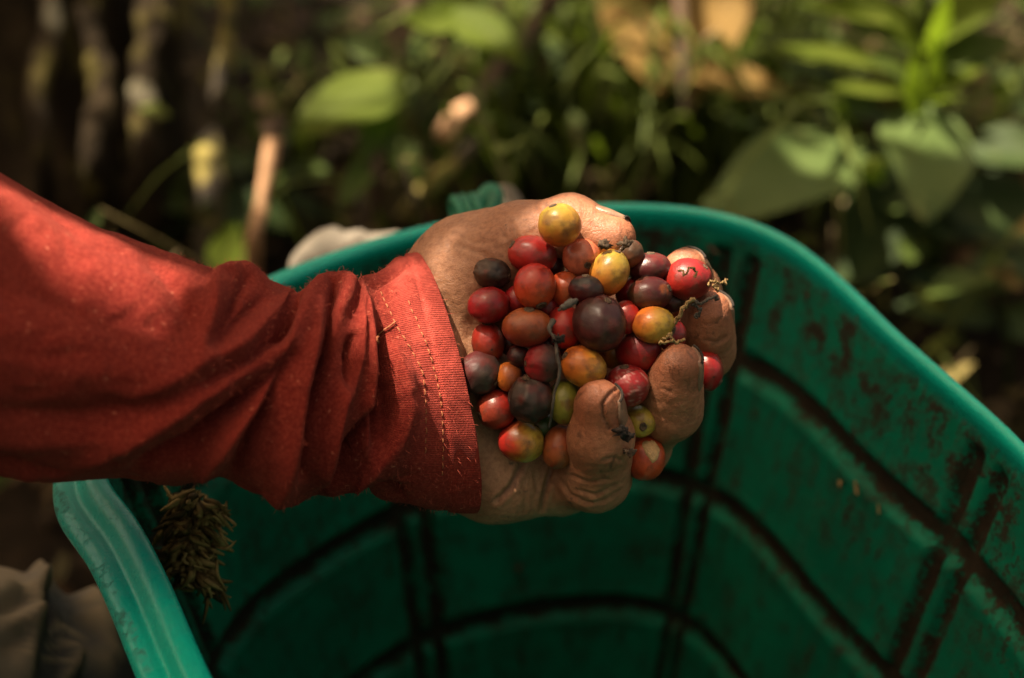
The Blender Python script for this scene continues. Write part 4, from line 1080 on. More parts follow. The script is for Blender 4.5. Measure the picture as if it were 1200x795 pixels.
# order: nearest first.  (px, py, rx, ry, rot deg, pole angle deg in the picture, pole tilt to the camera 0..1, colour at the far side, colour at the pole, dry 0..1, lift, label)
CH = [
 (702.7, 379, 30, 32.5, 15, 70, .35, 'purple', 'purple', .6, 6, 'largest cherry, dull dark purple, at the very centre of the handful'),
 (655.7, 264, 24.5, 24.5, 0, 110, .25, 'orange', 'lemon', .1, 8, 'golden yellow cherry topmost on the pile, resting against the thumb'),
 (626.7, 335.7, 24, 26, 0, -70, .3, 'red', 'redor', .15, 6, 'red cherry with orange underside and small black spots above the wide brick red one'),
 (714, 320, 22, 27, -24, 70, .2, 'orange', 'lemon', .1, 4, 'egg shaped cherry fading from orange to yellow, just above the largest cherry'),
 (681.7, 301.7, 22, 21.5, 20, -60, .6, 'redor', 'pink', .05, 3, 'shiny red orange cherry with a pale cap, below the topmost golden one'),
 (686.7, 339, 20, 16, -5, 90, .2, 'plum', 'black', .5, 6, 'small dark cherry with a dried tip touching the largest one from above left'),
 (572.7, 358, 24.5, 20.5, 5, 0, .15, 'crimson', 'crimson', .05, 4, 'plain crimson cherry at the wrist side, under the dried brown one'),
 (577, 320.7, 21, 17.5, -15, -10, .2, 'brown', 'black', .9, 2, 'shrivelled dark brown cherry nearest the thumb base'),
 (617.7, 384, 28.5, 22.5, 0, 85, .3, 'brick', 'rust', .25, 4, 'wide brick red cherry left of the twig'),
 (561.7, 438, 25.5, 24.5, 0, -30, .3, 'plum', 'grey', .75, 4, 'dusty plum coloured cherry touching the cuff edge'),
 (621.7, 467, 25.5, 27.5, 0, 100, .3, 'black', 'grey', 1., 6, 'black shrivelled cherry with a puckered top, left of the twig end'),
 (611, 518, 27, 24, -6, 0, .1, 'red', 'lemon', .1, 6, 'glossy cherry half red half yellow, lowest on the heel of the palm'),
 (655, 524, 18.5, 25, -12, 80, .1, 'rust', 'rust', .6, 4, 'brown oval cherry wedged against the little finger'),
 (684, 430, 27, 22.5, -28, 150, .2, 'yellow', 'orange', .15, 5, 'orange and yellow oval cherry directly below the largest cherry'),
 (766, 381, 24.5, 21, 0, -20, .2, 'orange', 'lemon', .1, 6, 'bright yellow cherry with fine root hairs, right of the largest one'),
 (806.7, 327.3, 27, 23.5, 0, 40, .3, 'red', 'crimson', .35, 5, 'dull red cherry stuck with root hairs, farthest right on the index finger'),
 (761.7, 345, 25, 20, 5, 20, .3, 'brown', 'plum', .4, 5, 'purple brown cherry with a tan scar, above the bright yellow one'),
 (761.7, 315, 24, 18, 5, 90, .2, 'purple', 'plum', .2, 2, 'smooth dark purple cherry behind the brown scarred one'),
 (748.3, 412, 25.5, 23.5, 0, 80, .35, 'red', 'crimson', .25, 6, 'wine red cherry with a grey wrinkled cap, under the bright yellow one'),
 (735, 452, 25, 24.5, 0, 100, .3, 'crimson', 'crimson', .35, 3, 'crimson cherry dusted with white flecks between little and ring fingers'),
 (750, 494, 19, 18, 0, -70, .75, 'green', 'lemon', .1, 4, 'small yellow green cherry held between the little and ring fingers'),
 (755, 537, 24, 25.5, 0, 60, .6, 'red', 'redor', .2, 2, 'red cherry with peeled skin showing pale flesh, below the small green one'),
 (581.7, 480, 22.5, 23, 0, 200, .3, 'red', 'brick', .25, 3, 'rounded red cherry beside the cuff, left of the black shrivelled one'),
 (571.7, 402, 18.5, 23.5, 8, 90, .2, 'brick', 'red', .3, 2, 'oval red cherry between the plain crimson and the dusty plum one'),
 (636, 426, 21, 22, 0, 180, .2, 'grey', 'crimson', .9, 3, 'grey withered cherry with one red flank, just left of the twig'),
 (624, 299, 28, 22, -12, 150, .2, 'crimson', 'red', .1, 1, 'wide crimson cherry lying under the thumb base'),
 (662.7, 339, 19, 20, 0, 0, .1, 'redor', 'rust', .2, 0, 'orange red cherry half hidden behind the small dark tipped one'),
 (661.7, 384, 21, 25, 0, 90, .1, 'red', 'red', .3, 1, 'red cherry behind the twig, left of the largest one'),
 (661.7, 471, 19, 26, 0, 90, .15, 'green', 'green', .2, 3, 'olive green cherry between the twig and the little fingertip'),
 (735, 297, 19, 17, 0, 80, .4, 'rust', 'brown', .5, 1, 'dull orange cherry with a crusty calyx under the thumb tip'),
 (596.7, 442, 15, 17, 0, 0, .2, 'orange', 'rust', .3, 0, 'small orange cherry squeezed between the dusty plum and the black one'),
 (719, 412, 18, 20, 0, 0, .1, 'orange', 'yellow', .1, 7, 'yellow cherry peeping out under the largest one on its lower right'),
 (829, 434, 17.5, 23.5, 8, -40, .2, 'red', 'crimson', .05, 0, 'bright red cherry sticking out beyond the ring fingertip'),
 (607.7, 417, 13, 13, 0, 0, .4, 'purple', 'purple', .5, -1, 'tiny dark cherry below the wide brick red one'),
 (637, 499, 17, 16, 0, 0, .1, 'dkgreen', 'dkgreen', .2, -2, 'dark green cherry mostly hidden above the half red half yellow one'),
 (609, 441, 14, 12, 20, 60, .3, 'black', 'grey', 1., 1, 'black dried husk lying on top of the black shrivelled cherry'),
 (787, 393, 17, 18, 0, 0, .1, 'crimson', 'crimson', .2, -2, 'dark red cherry in shadow between the yellow one and the middle finger'),
 (734, 372, 16, 19, 0, 0, .1, 'red', 'red', .1, -2, 'red cherry squeezed between the largest and the bright yellow one'),
 (607, 352, 17, 17, 0, 0, .1, 'crimson', 'crimson', .1, -2, 'crimson cherry in the gap right of the plain crimson one'),
 (738, 343, 17, 17, 0, 0, .1, 'crimson', 'red', .1, -2, 'red cherry sunk between the egg shaped and the scarred brown one'),
 (648, 311, 14, 14, 0, 0, .1, 'plum', 'plum', .2, -2, 'little plum cherry sunk below the shiny red orange one'),
 (706, 288, 15, 13, 0, 0, .1, 'black', 'brown', 1., -1, 'dry black husk between the shiny red orange cherry and the thumb'),
 (640, 404, 15, 14, 0, 0, .2, 'plum', 'plum', .2, -3, 'plum cherry sunk behind the bend of the twig'),
 (770, 430, 14, 15, 0, 0, .2, 'crimson', 'crimson', .2, -3, 'dark red sliver of cherry beside the ring fingertip'),
 (590, 462, 14, 12, 0, 0, .2, 'purple', 'purple', .3, -4, 'deep purple cherry in shadow beside the cuff'),
 (700, 455, 18, 18, 0, 0, .2, 'crimson', 'plum', .2, -4, 'plum red cherry hidden behind the little fingertip'),
 (785, 352, 16, 15, 0, 0, .2, 'plum', 'purple', .3, -3, 'purple cherry sunk between the scarred and the root covered ones'),
 (692, 362, 17, 17, 0, 0, .1, 'brick', 'brick', .2, -6, 'brick red cherry buried behind the largest one'),
 (600, 400, 17, 17, 0, 0, .1, 'purple', 'purple', .2, -6, 'dark cherry buried beside the oval red one'),
 (640, 360, 16, 16, 0, 0, .1, 'crimson', 'crimson', .2, -6, 'crimson cherry buried above the wide brick red one'),
 (672, 410, 16, 16, 0, 0, .1, 'crimson', 'plum', .2, -6, 'plum cherry buried behind the middle of the twig'),
 (610, 492, 15, 14, 0, 0, .1, 'plum', 'plum', .2, -4, 'plum cherry hidden behind the rounded red one'),
]
hbvh = BVHTree.FromPolygons([tuple(v) for v in HV.tolist()], Q.tolist())
def hand_depth(px, py):
    d = Vector(W(px, py, 1.0) - C).normalized()
    h = hbvh.ray_cast(Vector(C), d)
    if h[0] is None: return None
    return proj(np.array(h[0]))[2]
placed = []
calyx_pr = []
for k, (px, py, rx, ry, rot, pang, ptilt, ca, cb, dry, lift, lab) in enumerate(CH):
    rx, ry = rx * 1.05, ry * 1.05
    rpx = (rx * ry) ** .5
    # dome shaped heap: nearest in the middle
    e2 = ((px - 675) / 165) ** 2 + ((py - 395) / 150) ** 2
    d = .489 + .017 * e2 - lift * .0006
    if lab.startswith('bright red cherry sticking'): d = .512
    if lab.startswith('small yellow green'): d = .500
    if lab.startswith('red cherry with peeled'): d = .506
    if lab.startswith('golden yellow'): d = .486
    for _ in range(60):
        r3 = rpx * d / F; c3 = cam_pt(px, py, d)
        if all(np.linalg.norm(c3 - c) >= .80 * (r3 + r) for c, r in placed): break
        d += .0012
    c3 = cam_pt(px, py, d); r3 = rpx * d / F
    placed.append((c3, r3))
    # axes in camera space
    ro = math.radians(rot)
    E1 = np.array([math.cos(ro), math.sin(ro), 0]); E2 = np.array([-math.sin(ro), math.cos(ro), 0]); E3 = np.array([0, 0, 1.0])
    pa = math.radians(pang); pole = np.array([math.cos(pa) * (1 - ptilt), math.sin(pa) * (1 - ptilt), ptilt]); pole /= np.linalg.norm(pole)
    ref = np.array([.3, -.5, .8]); xx = np.cross(pole, ref); xx /= np.linalg.norm(xx); yy = np.cross(pole, xx)
    U = UNIT @ np.stack([xx, yy, pole])
    sd = k * 17
    bump_ = 1 + .035 * fbm(U + k, 1.3, sd) + .010 * fbm(U + k, 5, sd + 3)
    # dried fruit: ridges run from pole to pole
    lonw = np.sin(_P.reshape(-1) * (5 + k % 3) + 1.4 * vnoise(U * 2, 1.5, sd + 5)) * np.sin(_T.reshape(-1)) ** .7
    bump_ = bump_ + dry ** 1.5 * (.045 * lonw + .05 * fbm(U + k, 4, sd + 7) + .025 * fbm(U + k, 9, sd + 9))
    # dimple at the disc end and at the stalk end
    cp = U @ pole
    bump_ = bump_ - .07 * np.exp(-((1 - cp) / .035)) - .05 * np.exp(-((1 + cp) / .04))
    if k in (0, 4, 11, 13): bump_ = bump_ + .012 * np.sin(_P.reshape(-1) * 2)
    loc3 = (U * bump_[:, None])
    q = (loc3 @ np.stack([E1, E2, E3]).T) * np.array([rx, ry, rpx * 1.0]) * d / F
    q = q @ np.stack([E1, E2, E3])
    ctr_w = c3 @ R.T + C
    # pigment
    m = smoothstep(-.55, .75, cp + .45 * fbm(U + k * 3, 1.4, sd + 11) + .12 * fbm(U + k, 6, sd + 12))[:, None]
    col = np.array(PAL[ca]) * (1 - m) + np.array(PAL[cb]) * m
    col = col * (1 + .18 * fbm(U + k, 3, sd + 13))[:, None]
    blot = smoothstep(.12, .5, fbm(U + k * 2, 2.2, sd + 19))[:, None] * .5
    col = col * (1 - blot) + np.array((.13, .016, .012)) * blot
    if 'tan scar' in lab:
        s_c = smoothstep(.93, .975, U @ (np.array([.62, .25, .74]) / np.linalg.norm([.62, .25, .74])) + .03 * fbm(U, 8, 3))[:, None]
        col = col * (1 - s_c) + np.array(PAL['rust']) * s_c
    if 'white flecks' in lab:
        fl = smoothstep(.45, .7, vnoise(U, 17, 5) + .5 * vnoise(U, 4, 6))[:, None] * .35
        col = col * (1 - fl) + np.array((.5, .35, .3)) * fl
    if 'grey wrinkled cap' in lab:
        gcap = smoothstep(.62, .95, cp + .3 * fbm(U, 4, 8))[:, None]
        col = col * (1 - gcap) + np.array((.085, .045, .038)) * gcap
    tip = np.exp(-((1 - cp) / .02))[:, None]; col = col * (1 - .8 * tip) + np.array((.04, .022, .012)) * .8 * tip
    dryv = np.clip(dry * (.7 + .6 * fbm(U + k, 3, sd + 15)), 0, 1)
    if 'grey wrinkled cap' in lab: dryv = np.clip(dryv + .5 * smoothstep(.6, .95, cp), 0, 1)
    o = build('coffee_cherry', ctr_w + q @ R.T, UFACE, M['cherry'], None, dict(Col=np.clip(col, 0, 1), dry=dryv), origin=ctr_w)
    tag(o, lab, 'coffee cherry', 'coffee cherries heaped in the palm')
    # calyx disc: a small crusty ring at the pole, where the fruit shows it
    if ptilt >= .2 or k in (2, 8):
        rad_dir = pole
        def axes_scale(v): 
            t_ = np.stack([E1, E2, E3]) @ v * np.array([rx, ry, rpx]) * d / F
            return t_ @ np.stack([E1, E2, E3])
        pc = axes_scale(pole * .955)
        rr_ = r3 * (.13 + .05 * (k % 3))
        aa = np.linspace(0, 2 * math.pi, 18, endpoint=False)
        rings = []
        for q_, hgt in ((.05, .15), (.45, .08), (.75, .35), (1.0, .25), (1.15, -.25)):
            jag = 1 + .22 * vnoise(np.stack([np.cos(aa) * 2, np.sin(aa) * 2, aa * 0 + k], -1), 1.3, k)
            rings.append(pc + (np.cos(aa) * q_ * jag)[:, None] * xx * rr_ + (np.sin(aa) * q_ * jag)[:, None] * yy * rr_ + pole * (hgt * jag * rr_ * .8)[:, None])
        rv = np.concatenate(rings); fcs = grid_faces(5, 18, True).tolist() + [list(range(18))]
        build('calyx', ctr_w + rv @ R.T, fcs, M['calyx'], o)
    if 'peeled skin' in lab:
        nrm = np.array([.25, .45, .85]); nrm /= np.linalg.norm(nrm); t1 = np.cross(nrm, [0, 1, 0]); t1 /= np.linalg.norm(t1); t2 = np.cross(nrm, t1)
        gr = []
        for rr_ in (0, .3, .6, .85, 1.0):
            aa = np.linspace(0, 2 * math.pi, 20, endpoint=False)
            jag = 1 + .35 * vnoise(np.stack([np.cos(aa) * 1.5, np.sin(aa) * 1.5, aa * 0], -1), 1.2, 3)
            dirv = nrm + rr_ * .62 * (jag * np.cos(aa))[:, None] * t1 * .75 + rr_ * .62 * (jag * np.sin(aa))[:, None] * t2
            dirv /= np.linalg.norm(dirv, axis=1, keepdims=True)
            gr.append(dirv * r3 * (1.045 + .03 * (1 - rr_) - .08 * (rr_ > .9)))
        build('pale_flesh', ctr_w + np.concatenate(gr) @ R.T, grid_faces(5, 20, True), M['lining'], o)

# ------------------------------------------------------------------ bits of stem, root and debris
def strand(pts, r, n=40, nseg=6, wob=0., seed=0):
    P = catmull([cam_pt(*p) for p in pts], n)
    if wob: P = P + wob * np.stack([vnoise(np.stack([np.linspace(0, 9, n)] * 3, -1), 1.1, seed + q) for q in range(3)], -1)
    V_, F_ = tube(P, r, nseg); return V_ @ R.T + C, F_
V_, F_ = strand([(649, 376, .478), (644, 386, .473), (650, 398, .471), (654, 420, .470), (655, 440, .471), (650, 462, .473), (647, 480, .475), (644, 502, .486)], np.interp(np.linspace(0, 1, 50), [0, .1, .2, .5, 1], [.0012, .0008, .0005, .0006, .0004]), 50, 8, .0004, 3)
dry = mat_plain('dry_stem', (.075, .062, .048), .5, 400, .9)
tw = build('twig', V_, F_, dry); tag(tw, 'thin grey dried stalk lying down across the middle of the cherries', 'twig')
V_, F_ = strand([(655, 364, .470), (664, 358, .469), (676, 352, .471)], np.array([.0005, .0011, .0014, .0010, .0004])[np.linspace(0, 4, 20).astype(int)], 20, 8, .0004, 5)
tag(build('stalk_scrap', V_, F_, dry), 'grey scrap of stalk beside the largest cherry, above the twig', 'stalk')
fib = mat_plain('root_fibre', (.30, .19, .075), .4, 500, .85)
fjk = [([(793, 378, .485), (800, 366, .482), (806, 356, .481), (815, 350, .482)], .0007, 'pale root hair twisting from the bright yellow cherry to the middle finger'),
       ([(812, 352, .482), (822, 355, .482), (834, 349, .484), (842, 350, .487)], .0005, 'dark root hair across the middle fingertip'),
       ([(830, 334, .492), (838, 330, .492), (846, 332, .494), (853, 328, .497)], .0004, 'curly root hair sticking out right of the root covered cherry'),
       ([(836, 336, .492), (842, 341, .493), (838, 328, .492)], .0004, 'short root tip curled beside the root covered cherry'),
       ([(772, 404, .479), (784, 400, .477), (792, 402, .478), (801, 399, .479)], .0005, 'root hair lying between the bright yellow cherry and the ring fingertip'),
       ([(794, 316, .477), (804, 321, .4755), (808, 314, .4758), (815, 318, .477), (813, 326, .4765)], .0004, 'tangled root hair stuck on the dull red cherry at the right'),
       ([(812, 356, .482), (820, 366, .484), (815, 372, .485)], .0005, 'hooked brown root hair on the middle finger'),
       ([(778, 398, .478), (784, 392, .476), (788, 400, .477)], .0004, 'small root loop on the bright yellow cherry')]
for k, (pts, r_, lab) in enumerate(fjk):
    V_, F_ = strand(pts, r_, 26, 6, .0009, 11 + k)
    tag(build('root_hair', V_, F_, dry if 'dark' in lab or 'brown' in lab else fib), lab, 'root hair', 'root hairs on the cherries')
# crusty bits
for k, (px, py, d, r_, lab) in enumerate([(708, 286, .488, .0020, 'crumb of dry husk tucked under the thumb'), (733, 287, .488, .0022, 'curled husk on the cherry under the thumb tip'), (728, 506, .4775, .0021, 'black crumb caught on the little finger nail side'), (736, 511, .479, .0016, 'smaller black crumb between little finger and green cherry'), (738, 531, .484, .0018, 'tan crumb beside the peeled cherry'), (654, 398, .470, .0016, 'speck of soil on the bend of the twig')]):
    V_, F_ = blob(np.zeros(3), r_, k + 40, 12, 16, (1, .8, .8), .9)
    V_ = V_ * (1 + .35 * vnoise(V_, 600, k))[:, None]
    tag(build('husk_crumb', V_ + W(px, py, d), F_, M['calyx'] if k in (0, 1, 4) else M['grime']), lab, 'crumb', 'crumbs of husk and soil on the hand')

# fibre rope knot hanging inside the basket at the left
def rope():
    r = np.random.default_rng(9); kc_ = cam_pt(225, 640, .535)
    root = empty('rope_knot', kc_ @ R.T + C); tag(root, 'frayed straw rope knot hanging inside the basket below the sleeve', 'rope')
    pal_ = [(.15, .095, .032), (.22, .145, .05), (.075, .048, .018), (.34, .23, .085)]
    j = Join()
    def straw(b, a, ln, wd, c):
        # one flat dry blade: b start (px, py, depth), a direction in the picture, ln in pixels
        q = [b, (b[0] + math.cos(a) * ln * .5 + 3 * r.normal(), b[1] + math.sin(a) * ln * .5, b[2] - .003 - .002 * r.random()), (b[0] + math.cos(a + .5 * r.normal()) * ln, b[1] + math.sin(a + .4 * r.normal()) * ln, b[2] + .002 * r.random())]
        P = catmull([cam_pt(*t_) for t_ in q], 7); w_ = wd * np.array([.5, .9, 1, 1, .9, .7, .3])
        T_ = P[-1] - P[0]; sd = np.cross(T_, np.array([.3 * r.normal(), .3 * r.normal(), 1])); sd /= np.linalg.norm(sd)
        up_ = np.cross(sd, T_); up_ /= np.linalg.norm(up_)
        V_ = np.concatenate([P - sd * w_[:, None], P + up_ * .0007, P + sd * w_[:, None], P - up_ * .0004])
        f_ = []
        for i in range(6):
            for c0, c1 in ((0, 1), (1, 2), (2, 3), (3, 0)): f_.append([c0 * 7 + i, c0 * 7 + i + 1, c1 * 7 + i + 1, c1 * 7 + i])
        j.add(V_ @ R.T + C, f_, c)
    for k in range(330):
        v_ = r.random(); cx = 224 + 8 * math.sin(v_ * 7); wdt = 24 * math.sin(math.pi * min(1, .10 + v_ * .84)) + 5
        x = cx + (r.random() * 2 - 1) * wdt; y = 574 + v_ * 102
        a = math.pi / 2 + (.75 if math.sin(v_ * 24 + (x - cx) * .09) > 0 else -.75) + .35 * r.normal()
        straw((x, y, .535 - .012 * math.cos((x - cx) / wdt * 1.4) + .004 * r.random()), a, 16 + 20 * r.random(), .0008 + .0008 * r.random(), pal_[r.integers(4)])
    for k in range(14):
        straw((232 + 16 * r.random(), 668 + 14 * r.random(), .533), math.pi / 2 - .2 + .35 * r.normal(), 26 + 26 * r.random(), .0008, pal_[r.integers(4)])
    for k in range(10):
        straw((210 + 50 * r.random(), 600 + 70 * r.random(), .524), -.3 + 2.2 * r.random(), 22 + 14 * r.random(), .0007, pal_[3])
    o = j.build('rope_strands', M['col'], root); o['kind'] = 'stuff'
rope()

# leaf scraps stuck to the basket wall
bb = BVHTree.FromPolygons([tuple(v) for v in BV.tolist()], Fb)
for k, (px, py, ln, wd_, rot, mt, lab) in enumerate([(1007, 580, .0070, .0020, 75, 'lining', 'orange sliver of husk stuck in the upper right groove of the basket'), (985, 567, .0040, .0026, 20, 'lining', 'orange crumb of husk left of the sliver in the groove'), (1032, 603, .0060, .0012, 55, 'lining', 'straw bit below the orange sliver on the basket wall'),
        (828, 285, .0080, .0022, -30, 'wood', 'brown leaf scrap under the far rim right of the thumb'), (602, 664, .0050, .0042, 10, 'wood', 'brown crumb on the middle wall panel below the hand'), (1004, 378, .0090, .0009, 25, 'wood', 'dark straw on the wall under the right rim'), (796, 272, .0030, .0016, 0, 'grime', 'black speck under the far rim'), (948, 350, .0040, .0012, 40, 'wood', 'bit of stalk on the wall below the right rim')]):
    d = Vector(W(px, py, 1.0) - C).normalized(); h = bb.ray_cast(Vector(C), d)
    if h[0] is None: continue
    hp, hn = np.array(h[0]), np.array(h[1])
    if hn @ TOCAM < 0: hn = -hn
    rr_ = math.radians(rot); xw = R[:, 0] * math.cos(rr_) + R[:, 1] * math.sin(rr_)
    A, _ = frame_from(np.zeros(3), xw - hn * (xw @ hn), hn)
    V_, F_ = leaf_mesh(ln, wd_, nl=7, nw=2, curl=-.3, fold=.3, seed=k)
    V_ = np.concatenate([V_, V_ - [0, 0, .0006]]); n0 = len(V_) // 2
    F2 = F_.tolist() + [[a + n0 for a in f[::-1]] for f in F_.tolist()]
    tag(build('husk_scrap', V_ @ A.T + hp + hn * .0012, F2, M[mt]), lab, 'scrap', 'scraps stuck inside the basket')

# ------------------------------------------------------------------ the shade tree's unseen crown: leaves placed to block the sun around chosen gaps
HOLES = []     # places that a sunbeam reaches
def spot(px, py, d, r_px, n=14):
    for k in range(n):
        a = rng.random() * 6.28; q = r_px * math.sqrt(rng.random()); HOLES.append(W(px + q * math.cos(a), py + q * math.sin(a), d))
for x, y in [(450, 338), (484, 312), (500, 340), (520, 378), (534, 414), (510, 408), (486, 398), (458, 378), (438, 372), (470, 350), (490, 360), (505, 385), (478, 380), (462, 360), (495, 330), (444, 350), (430, 380)]:
    a, b = on_sleeve(x, y)
    if a is not None: HOLES.append(a)
for px, py, d, r_ in [(430, 100, d1, 40), (560, 40, d1, 36), (505, 30, d1, 20), (400, 50, d1, 14), (312, 215, d0, 28), (720, 20, d3, 40), (770, 70, d3, 30), (860, 90, d3 - .03, 40), (985, 62, d4, 55), (925, 45, d4, 30), (1074, 95, d4, 26), (1090, 40, d4, 40), (958, 192, d4, 12), (1024, 200, d4, 8), (540, 140, d2, 14),
                      (238, 100, dS, 10), (243, 170, dS, 10), (228, 60, dS, 10), (218, 15, dS, 10), (180, 70, 1.25, 22), (268, 288, dS - .05, 16), (820, 60, d3, 30), (1040, 20, d4, 30), (225, 110, dS, 14), (720, 170, 1.2, 14), (790, 210, 1.2, 14), (1150, 100, d4, 12), (720, 150, 1.2, 26), (770, 180, 1.2, 24), (665, 120, 1.2, 18), (800, 120, 1.2, 18), (690, 200, 1.15, 16), (1000, 60, d4, 40), (1100, 20, d4, 30), (610, 180, 1.15, 14), (330, 60, 1.2, 12), (56, 120, 1.1, 7), (112, 60, 1.12, 7), (176, 60, 1.15, 9), (172, 110, 1.15, 7), (110, 150, 1.1, 6), (860, 20, d3, 24), (480, 230, 1.1, 12), (520, 60, 1.2, 10)]:
    spot(px, py, d, r_ * .7)
SOFT = []      # partly sunlit: the upper sleeve and the heap of cherries
for x, y in [(10, 225), (50, 250), (100, 275), (150, 295), (200, 315), (60, 290), (120, 315), (20, 270)]:
    a, b = on_sleeve(x, y)
    if a is not None: SOFT.append(a)
for x, y in [(600, 270), (640, 250), (655, 262), (627, 325), (572, 350), (702, 360), (714, 310), (682, 300), (740, 330), (806, 320), (795, 420), (702, 465), (830, 365), (766, 375), (617, 380), (684, 425), (690, 250)]:
    SOFT.append(W(x, y, .49))
for x in range(530, 840, 28):
    for y in range(260, 560, 28): SOFT.append(W(x, y, .50))
RIMSPOT = [W(180, 692, .485), W(163, 715, .479)]
HP = np.array(HOLES + RIMSPOT); SP = np.array(SOFT)
rl = np.random.default_rng(19)
base_leaf, base_f = leaf_mesh(1, .42, nl=5, nw=1, fold=.2, curl=.3)
LC, LX, LN, LA = [], [], [], []
def blocked(L, ax, nrm, la, pts, m):
    """does a leaf (centre, axis, normal, half length) stand between these points and the sun?"""
    den = SUN_DIR @ nrm
    if abs(den) < .05: return np.zeros(len(pts), bool)
    t = ((L - pts) @ nrm) / den
    hit = pts + t[:, None] * SUN_DIR - L
    return (t > 0) & ((np.abs(hit @ ax) / (la * m)) ** 2 + (np.abs(hit @ np.cross(nrm, ax)) / (la * .40 * m)) ** 2 < 1)
def try_leaf(P, t, la):
    Lc = P + SUN_DIR * t
    if np.linalg.norm(Lc - C) < .30: return False
    q = proj(Lc)
    if q[2] > 0 and -200 < q[0] < 1400 and -300 < q[1] < 1000: return False      # the crown hangs above the view
    a = rl.random() * 6.28; nrm = UP + rl.normal(size=3) * .35; nrm /= np.linalg.norm(nrm)
    ax = np.array([math.cos(a), math.sin(a), -.3]); ax -= nrm * (ax @ nrm); ax /= np.linalg.norm(ax)
    if blocked(Lc, ax, nrm, la, HP, 1.15).any(): return False
    if len(SP) and blocked(Lc, ax, nrm, la, SP, 1.0).any() and t < 2.0: return False
    LC.append(Lc); LX.append(ax); LN.append(nrm); LA.append(la); return True
fg = np.concatenate([HV[rl.choice(len(HV), 500)], SW2[rl.choice(np.flatnonzero(front > .2), 1800)], BV[rl.choice(np.flatnonzero(BV[:, 1] > .24), 6000)]])
fg = np.concatenate([fg, np.array([c @ R.T + C - TOCAM * 0 + UP * r_ * .8 for c, r_ in placed]), KNEE[rl.choice(len(KNEE), 900)], [ground_at(x, y) for x in range(-60, 160, 14) for y in range(550, 720, 14)]])
fg = fg[rl.permutation(len(fg))]
perp = lambda A, B: np.linalg.norm((A[:, None] - B[None]) - ((A[:, None] - B[None]) @ SUN_DIR)[..., None] * SUN_DIR, axis=-1).min(1)
fg = fg[(perp(fg, HP) > .006) & (perp(fg, SP) > .015)]
open_ = np.ones(len(fg), bool)
for k in range(len(fg)):
    if not open_[k]: continue
    for _ in range(90):
        la = .05 if _ < 15 else .030 if _ < 50 else .02
        if try_leaf(fg[k] + rl.normal(size=3) * .004, .7 + (1.2 if _ < 30 else 2.4) * rl.random(), la):
            open_ &= ~blocked(LC[-1], LX[-1], LN[-1], LA[-1], fg, .75); break
soft_open = np.ones(len(SP), bool)
spx = proj(SP); palm_pt = ((spx[:, 0] > 500) & (spx[:, 0] < 606) & (spx[:, 1] < 420)) | (spx[:, 1] > 470)
for k in range(2500):
    pal_open = soft_open & palm_pt
    if pal_open.sum() > .2 * palm_pt.sum(): j_ = rl.choice(np.flatnonzero(pal_open))
    elif soft_open.mean() > .55: j_ = rl.choice(np.flatnonzero(soft_open))
    else: break
    if try_leaf(SP[j_] + rl.normal(size=3) * .006, 2.0 + 1.2 * rl.random(), .024): soft_open &= ~blocked(LC[-1], LX[-1], LN[-1], LA[-1], SP, .9)
bgp = np.stack([W(-40 + 1280 * rl.random(), -20 + 360 * rl.random(), 1.0 + .3 * rl.random()) for _ in range(3000)])
bgp = np.concatenate([np.stack([W(820 + 350 * rl.random(), 135 + 125 * rl.random(), d4 - .05 + .09 * rl.random()) for _ in range(500)]), bgp])
bgp = bgp[(bgp[:, 2] > .0) & (perp(bgp, HP) > .022)]
bg_open = np.ones(len(bgp), bool)
for k in range(len(bgp)):
    if not bg_open[k] or (k > 500 and rl.random() < .06): continue
    for _ in range(12):
        if try_leaf(bgp[k] + rl.normal(size=3) * .01, 1.0 + 1.2 * rl.random(), .055 if _ < 6 else .035):
            bg_open &= ~blocked(LC[-1], LX[-1], LN[-1], LA[-1], bgp, .85); break
for k in range(900):
    y0 = .62 + 1.9 * rl.random(); x0 = (rl.random() - .5) * 2.8 + .1
    try_leaf(np.array([x0, y0, .15]), 1.1 + 1.3 * rl.random(), .05)
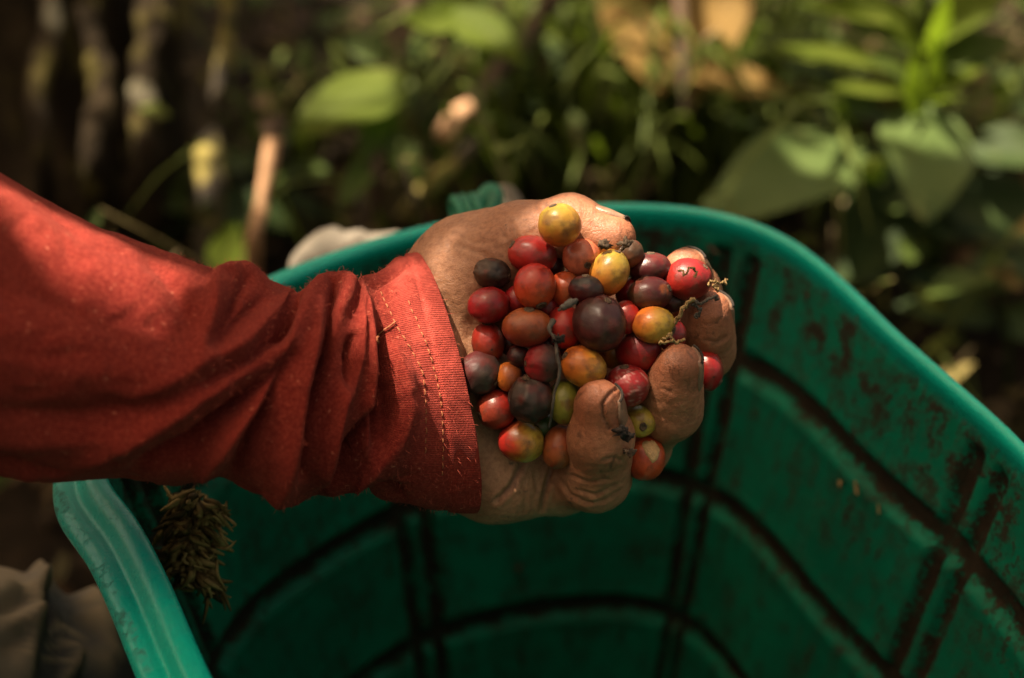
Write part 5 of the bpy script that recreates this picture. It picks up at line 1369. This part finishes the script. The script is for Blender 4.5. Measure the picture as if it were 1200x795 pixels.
LV = [((base_leaf - [.5, 0, 0]) * (2 * la)) @ np.stack([ax, np.cross(nn, ax), nn], 0) + c for c, ax, nn, la in zip(LC, LX, LN, LA)]
LF = [base_f + k * len(base_leaf) for k in range(len(LV))]
crown = build('crown', np.concatenate(LV), np.concatenate(LF), M['canopy'], tree)
crown['kind'] = 'stuff'
for k, (dx, dy, dz) in enumerate([(.9, -1.6, .1), (.5, -.9, .2), (1.7, -.6, .3), (.3, .5, .1), (1.5, -1.4, .5)]):
    P = catmull([TOP + [0, 0, -.5], TOP + np.array([dx, dy, dz + .3]) * .4, TOP + np.array([dx, dy, dz])], 16)
    V_, F_ = tube(P, np.linspace(.035, .008, 16), 10); build('limb', V_, F_, M['bark'], tree)

# leafy bush added unseen behind the camera to keep the low light out
bush = tag(empty('added_shade_bush', (.1, -.75, gz(.1, -.75))), 'added wall of dark leaves behind the viewer, unseen, blocking low light', 'bush')
BL, BF = [], []
for k in range(1900):
    x0 = (rl.random() - .5) * 3.4 + .1; z0 = .05 + 1.75 * rl.random() ** .9
    y0 = -.62 - .45 * rl.random() + .25 * math.sin(x0 * 5) * math.sin(z0 * 4) - .25 * (abs(x0) > 1.2)
    nn = np.array([rl.normal() * .5, .7 + rl.normal() * .3, .6 + rl.normal() * .4]); nn /= np.linalg.norm(nn)
    ax = np.array([rl.normal(), rl.normal() * .3, -.6 + .3 * rl.normal()]); ax -= nn * (ax @ nn); ax /= np.linalg.norm(ax)
    BL.append(((base_leaf - [.5, 0, 0]) * (.11 + .06 * rl.random())) @ np.stack([ax, np.cross(nn, ax), nn], 0) + [x0, y0, z0]); BF.append(base_f + k * len(base_leaf))
o = build('crown', np.concatenate(BL), np.concatenate(BF), M['canopy'], bush); o['kind'] = 'stuff'
for x0 in (-1.1, -.4, .3, 1.0):
    V_, F_ = tube(catmull([(x0, -.8, -.02), (x0 + .03, -.82, .7), (x0 - .02, -.8, 1.5), (x0, -.8, 1.7)], 20), np.linspace(.022, .008, 20), 10); build('stem', V_, F_, M['bark'], bush)
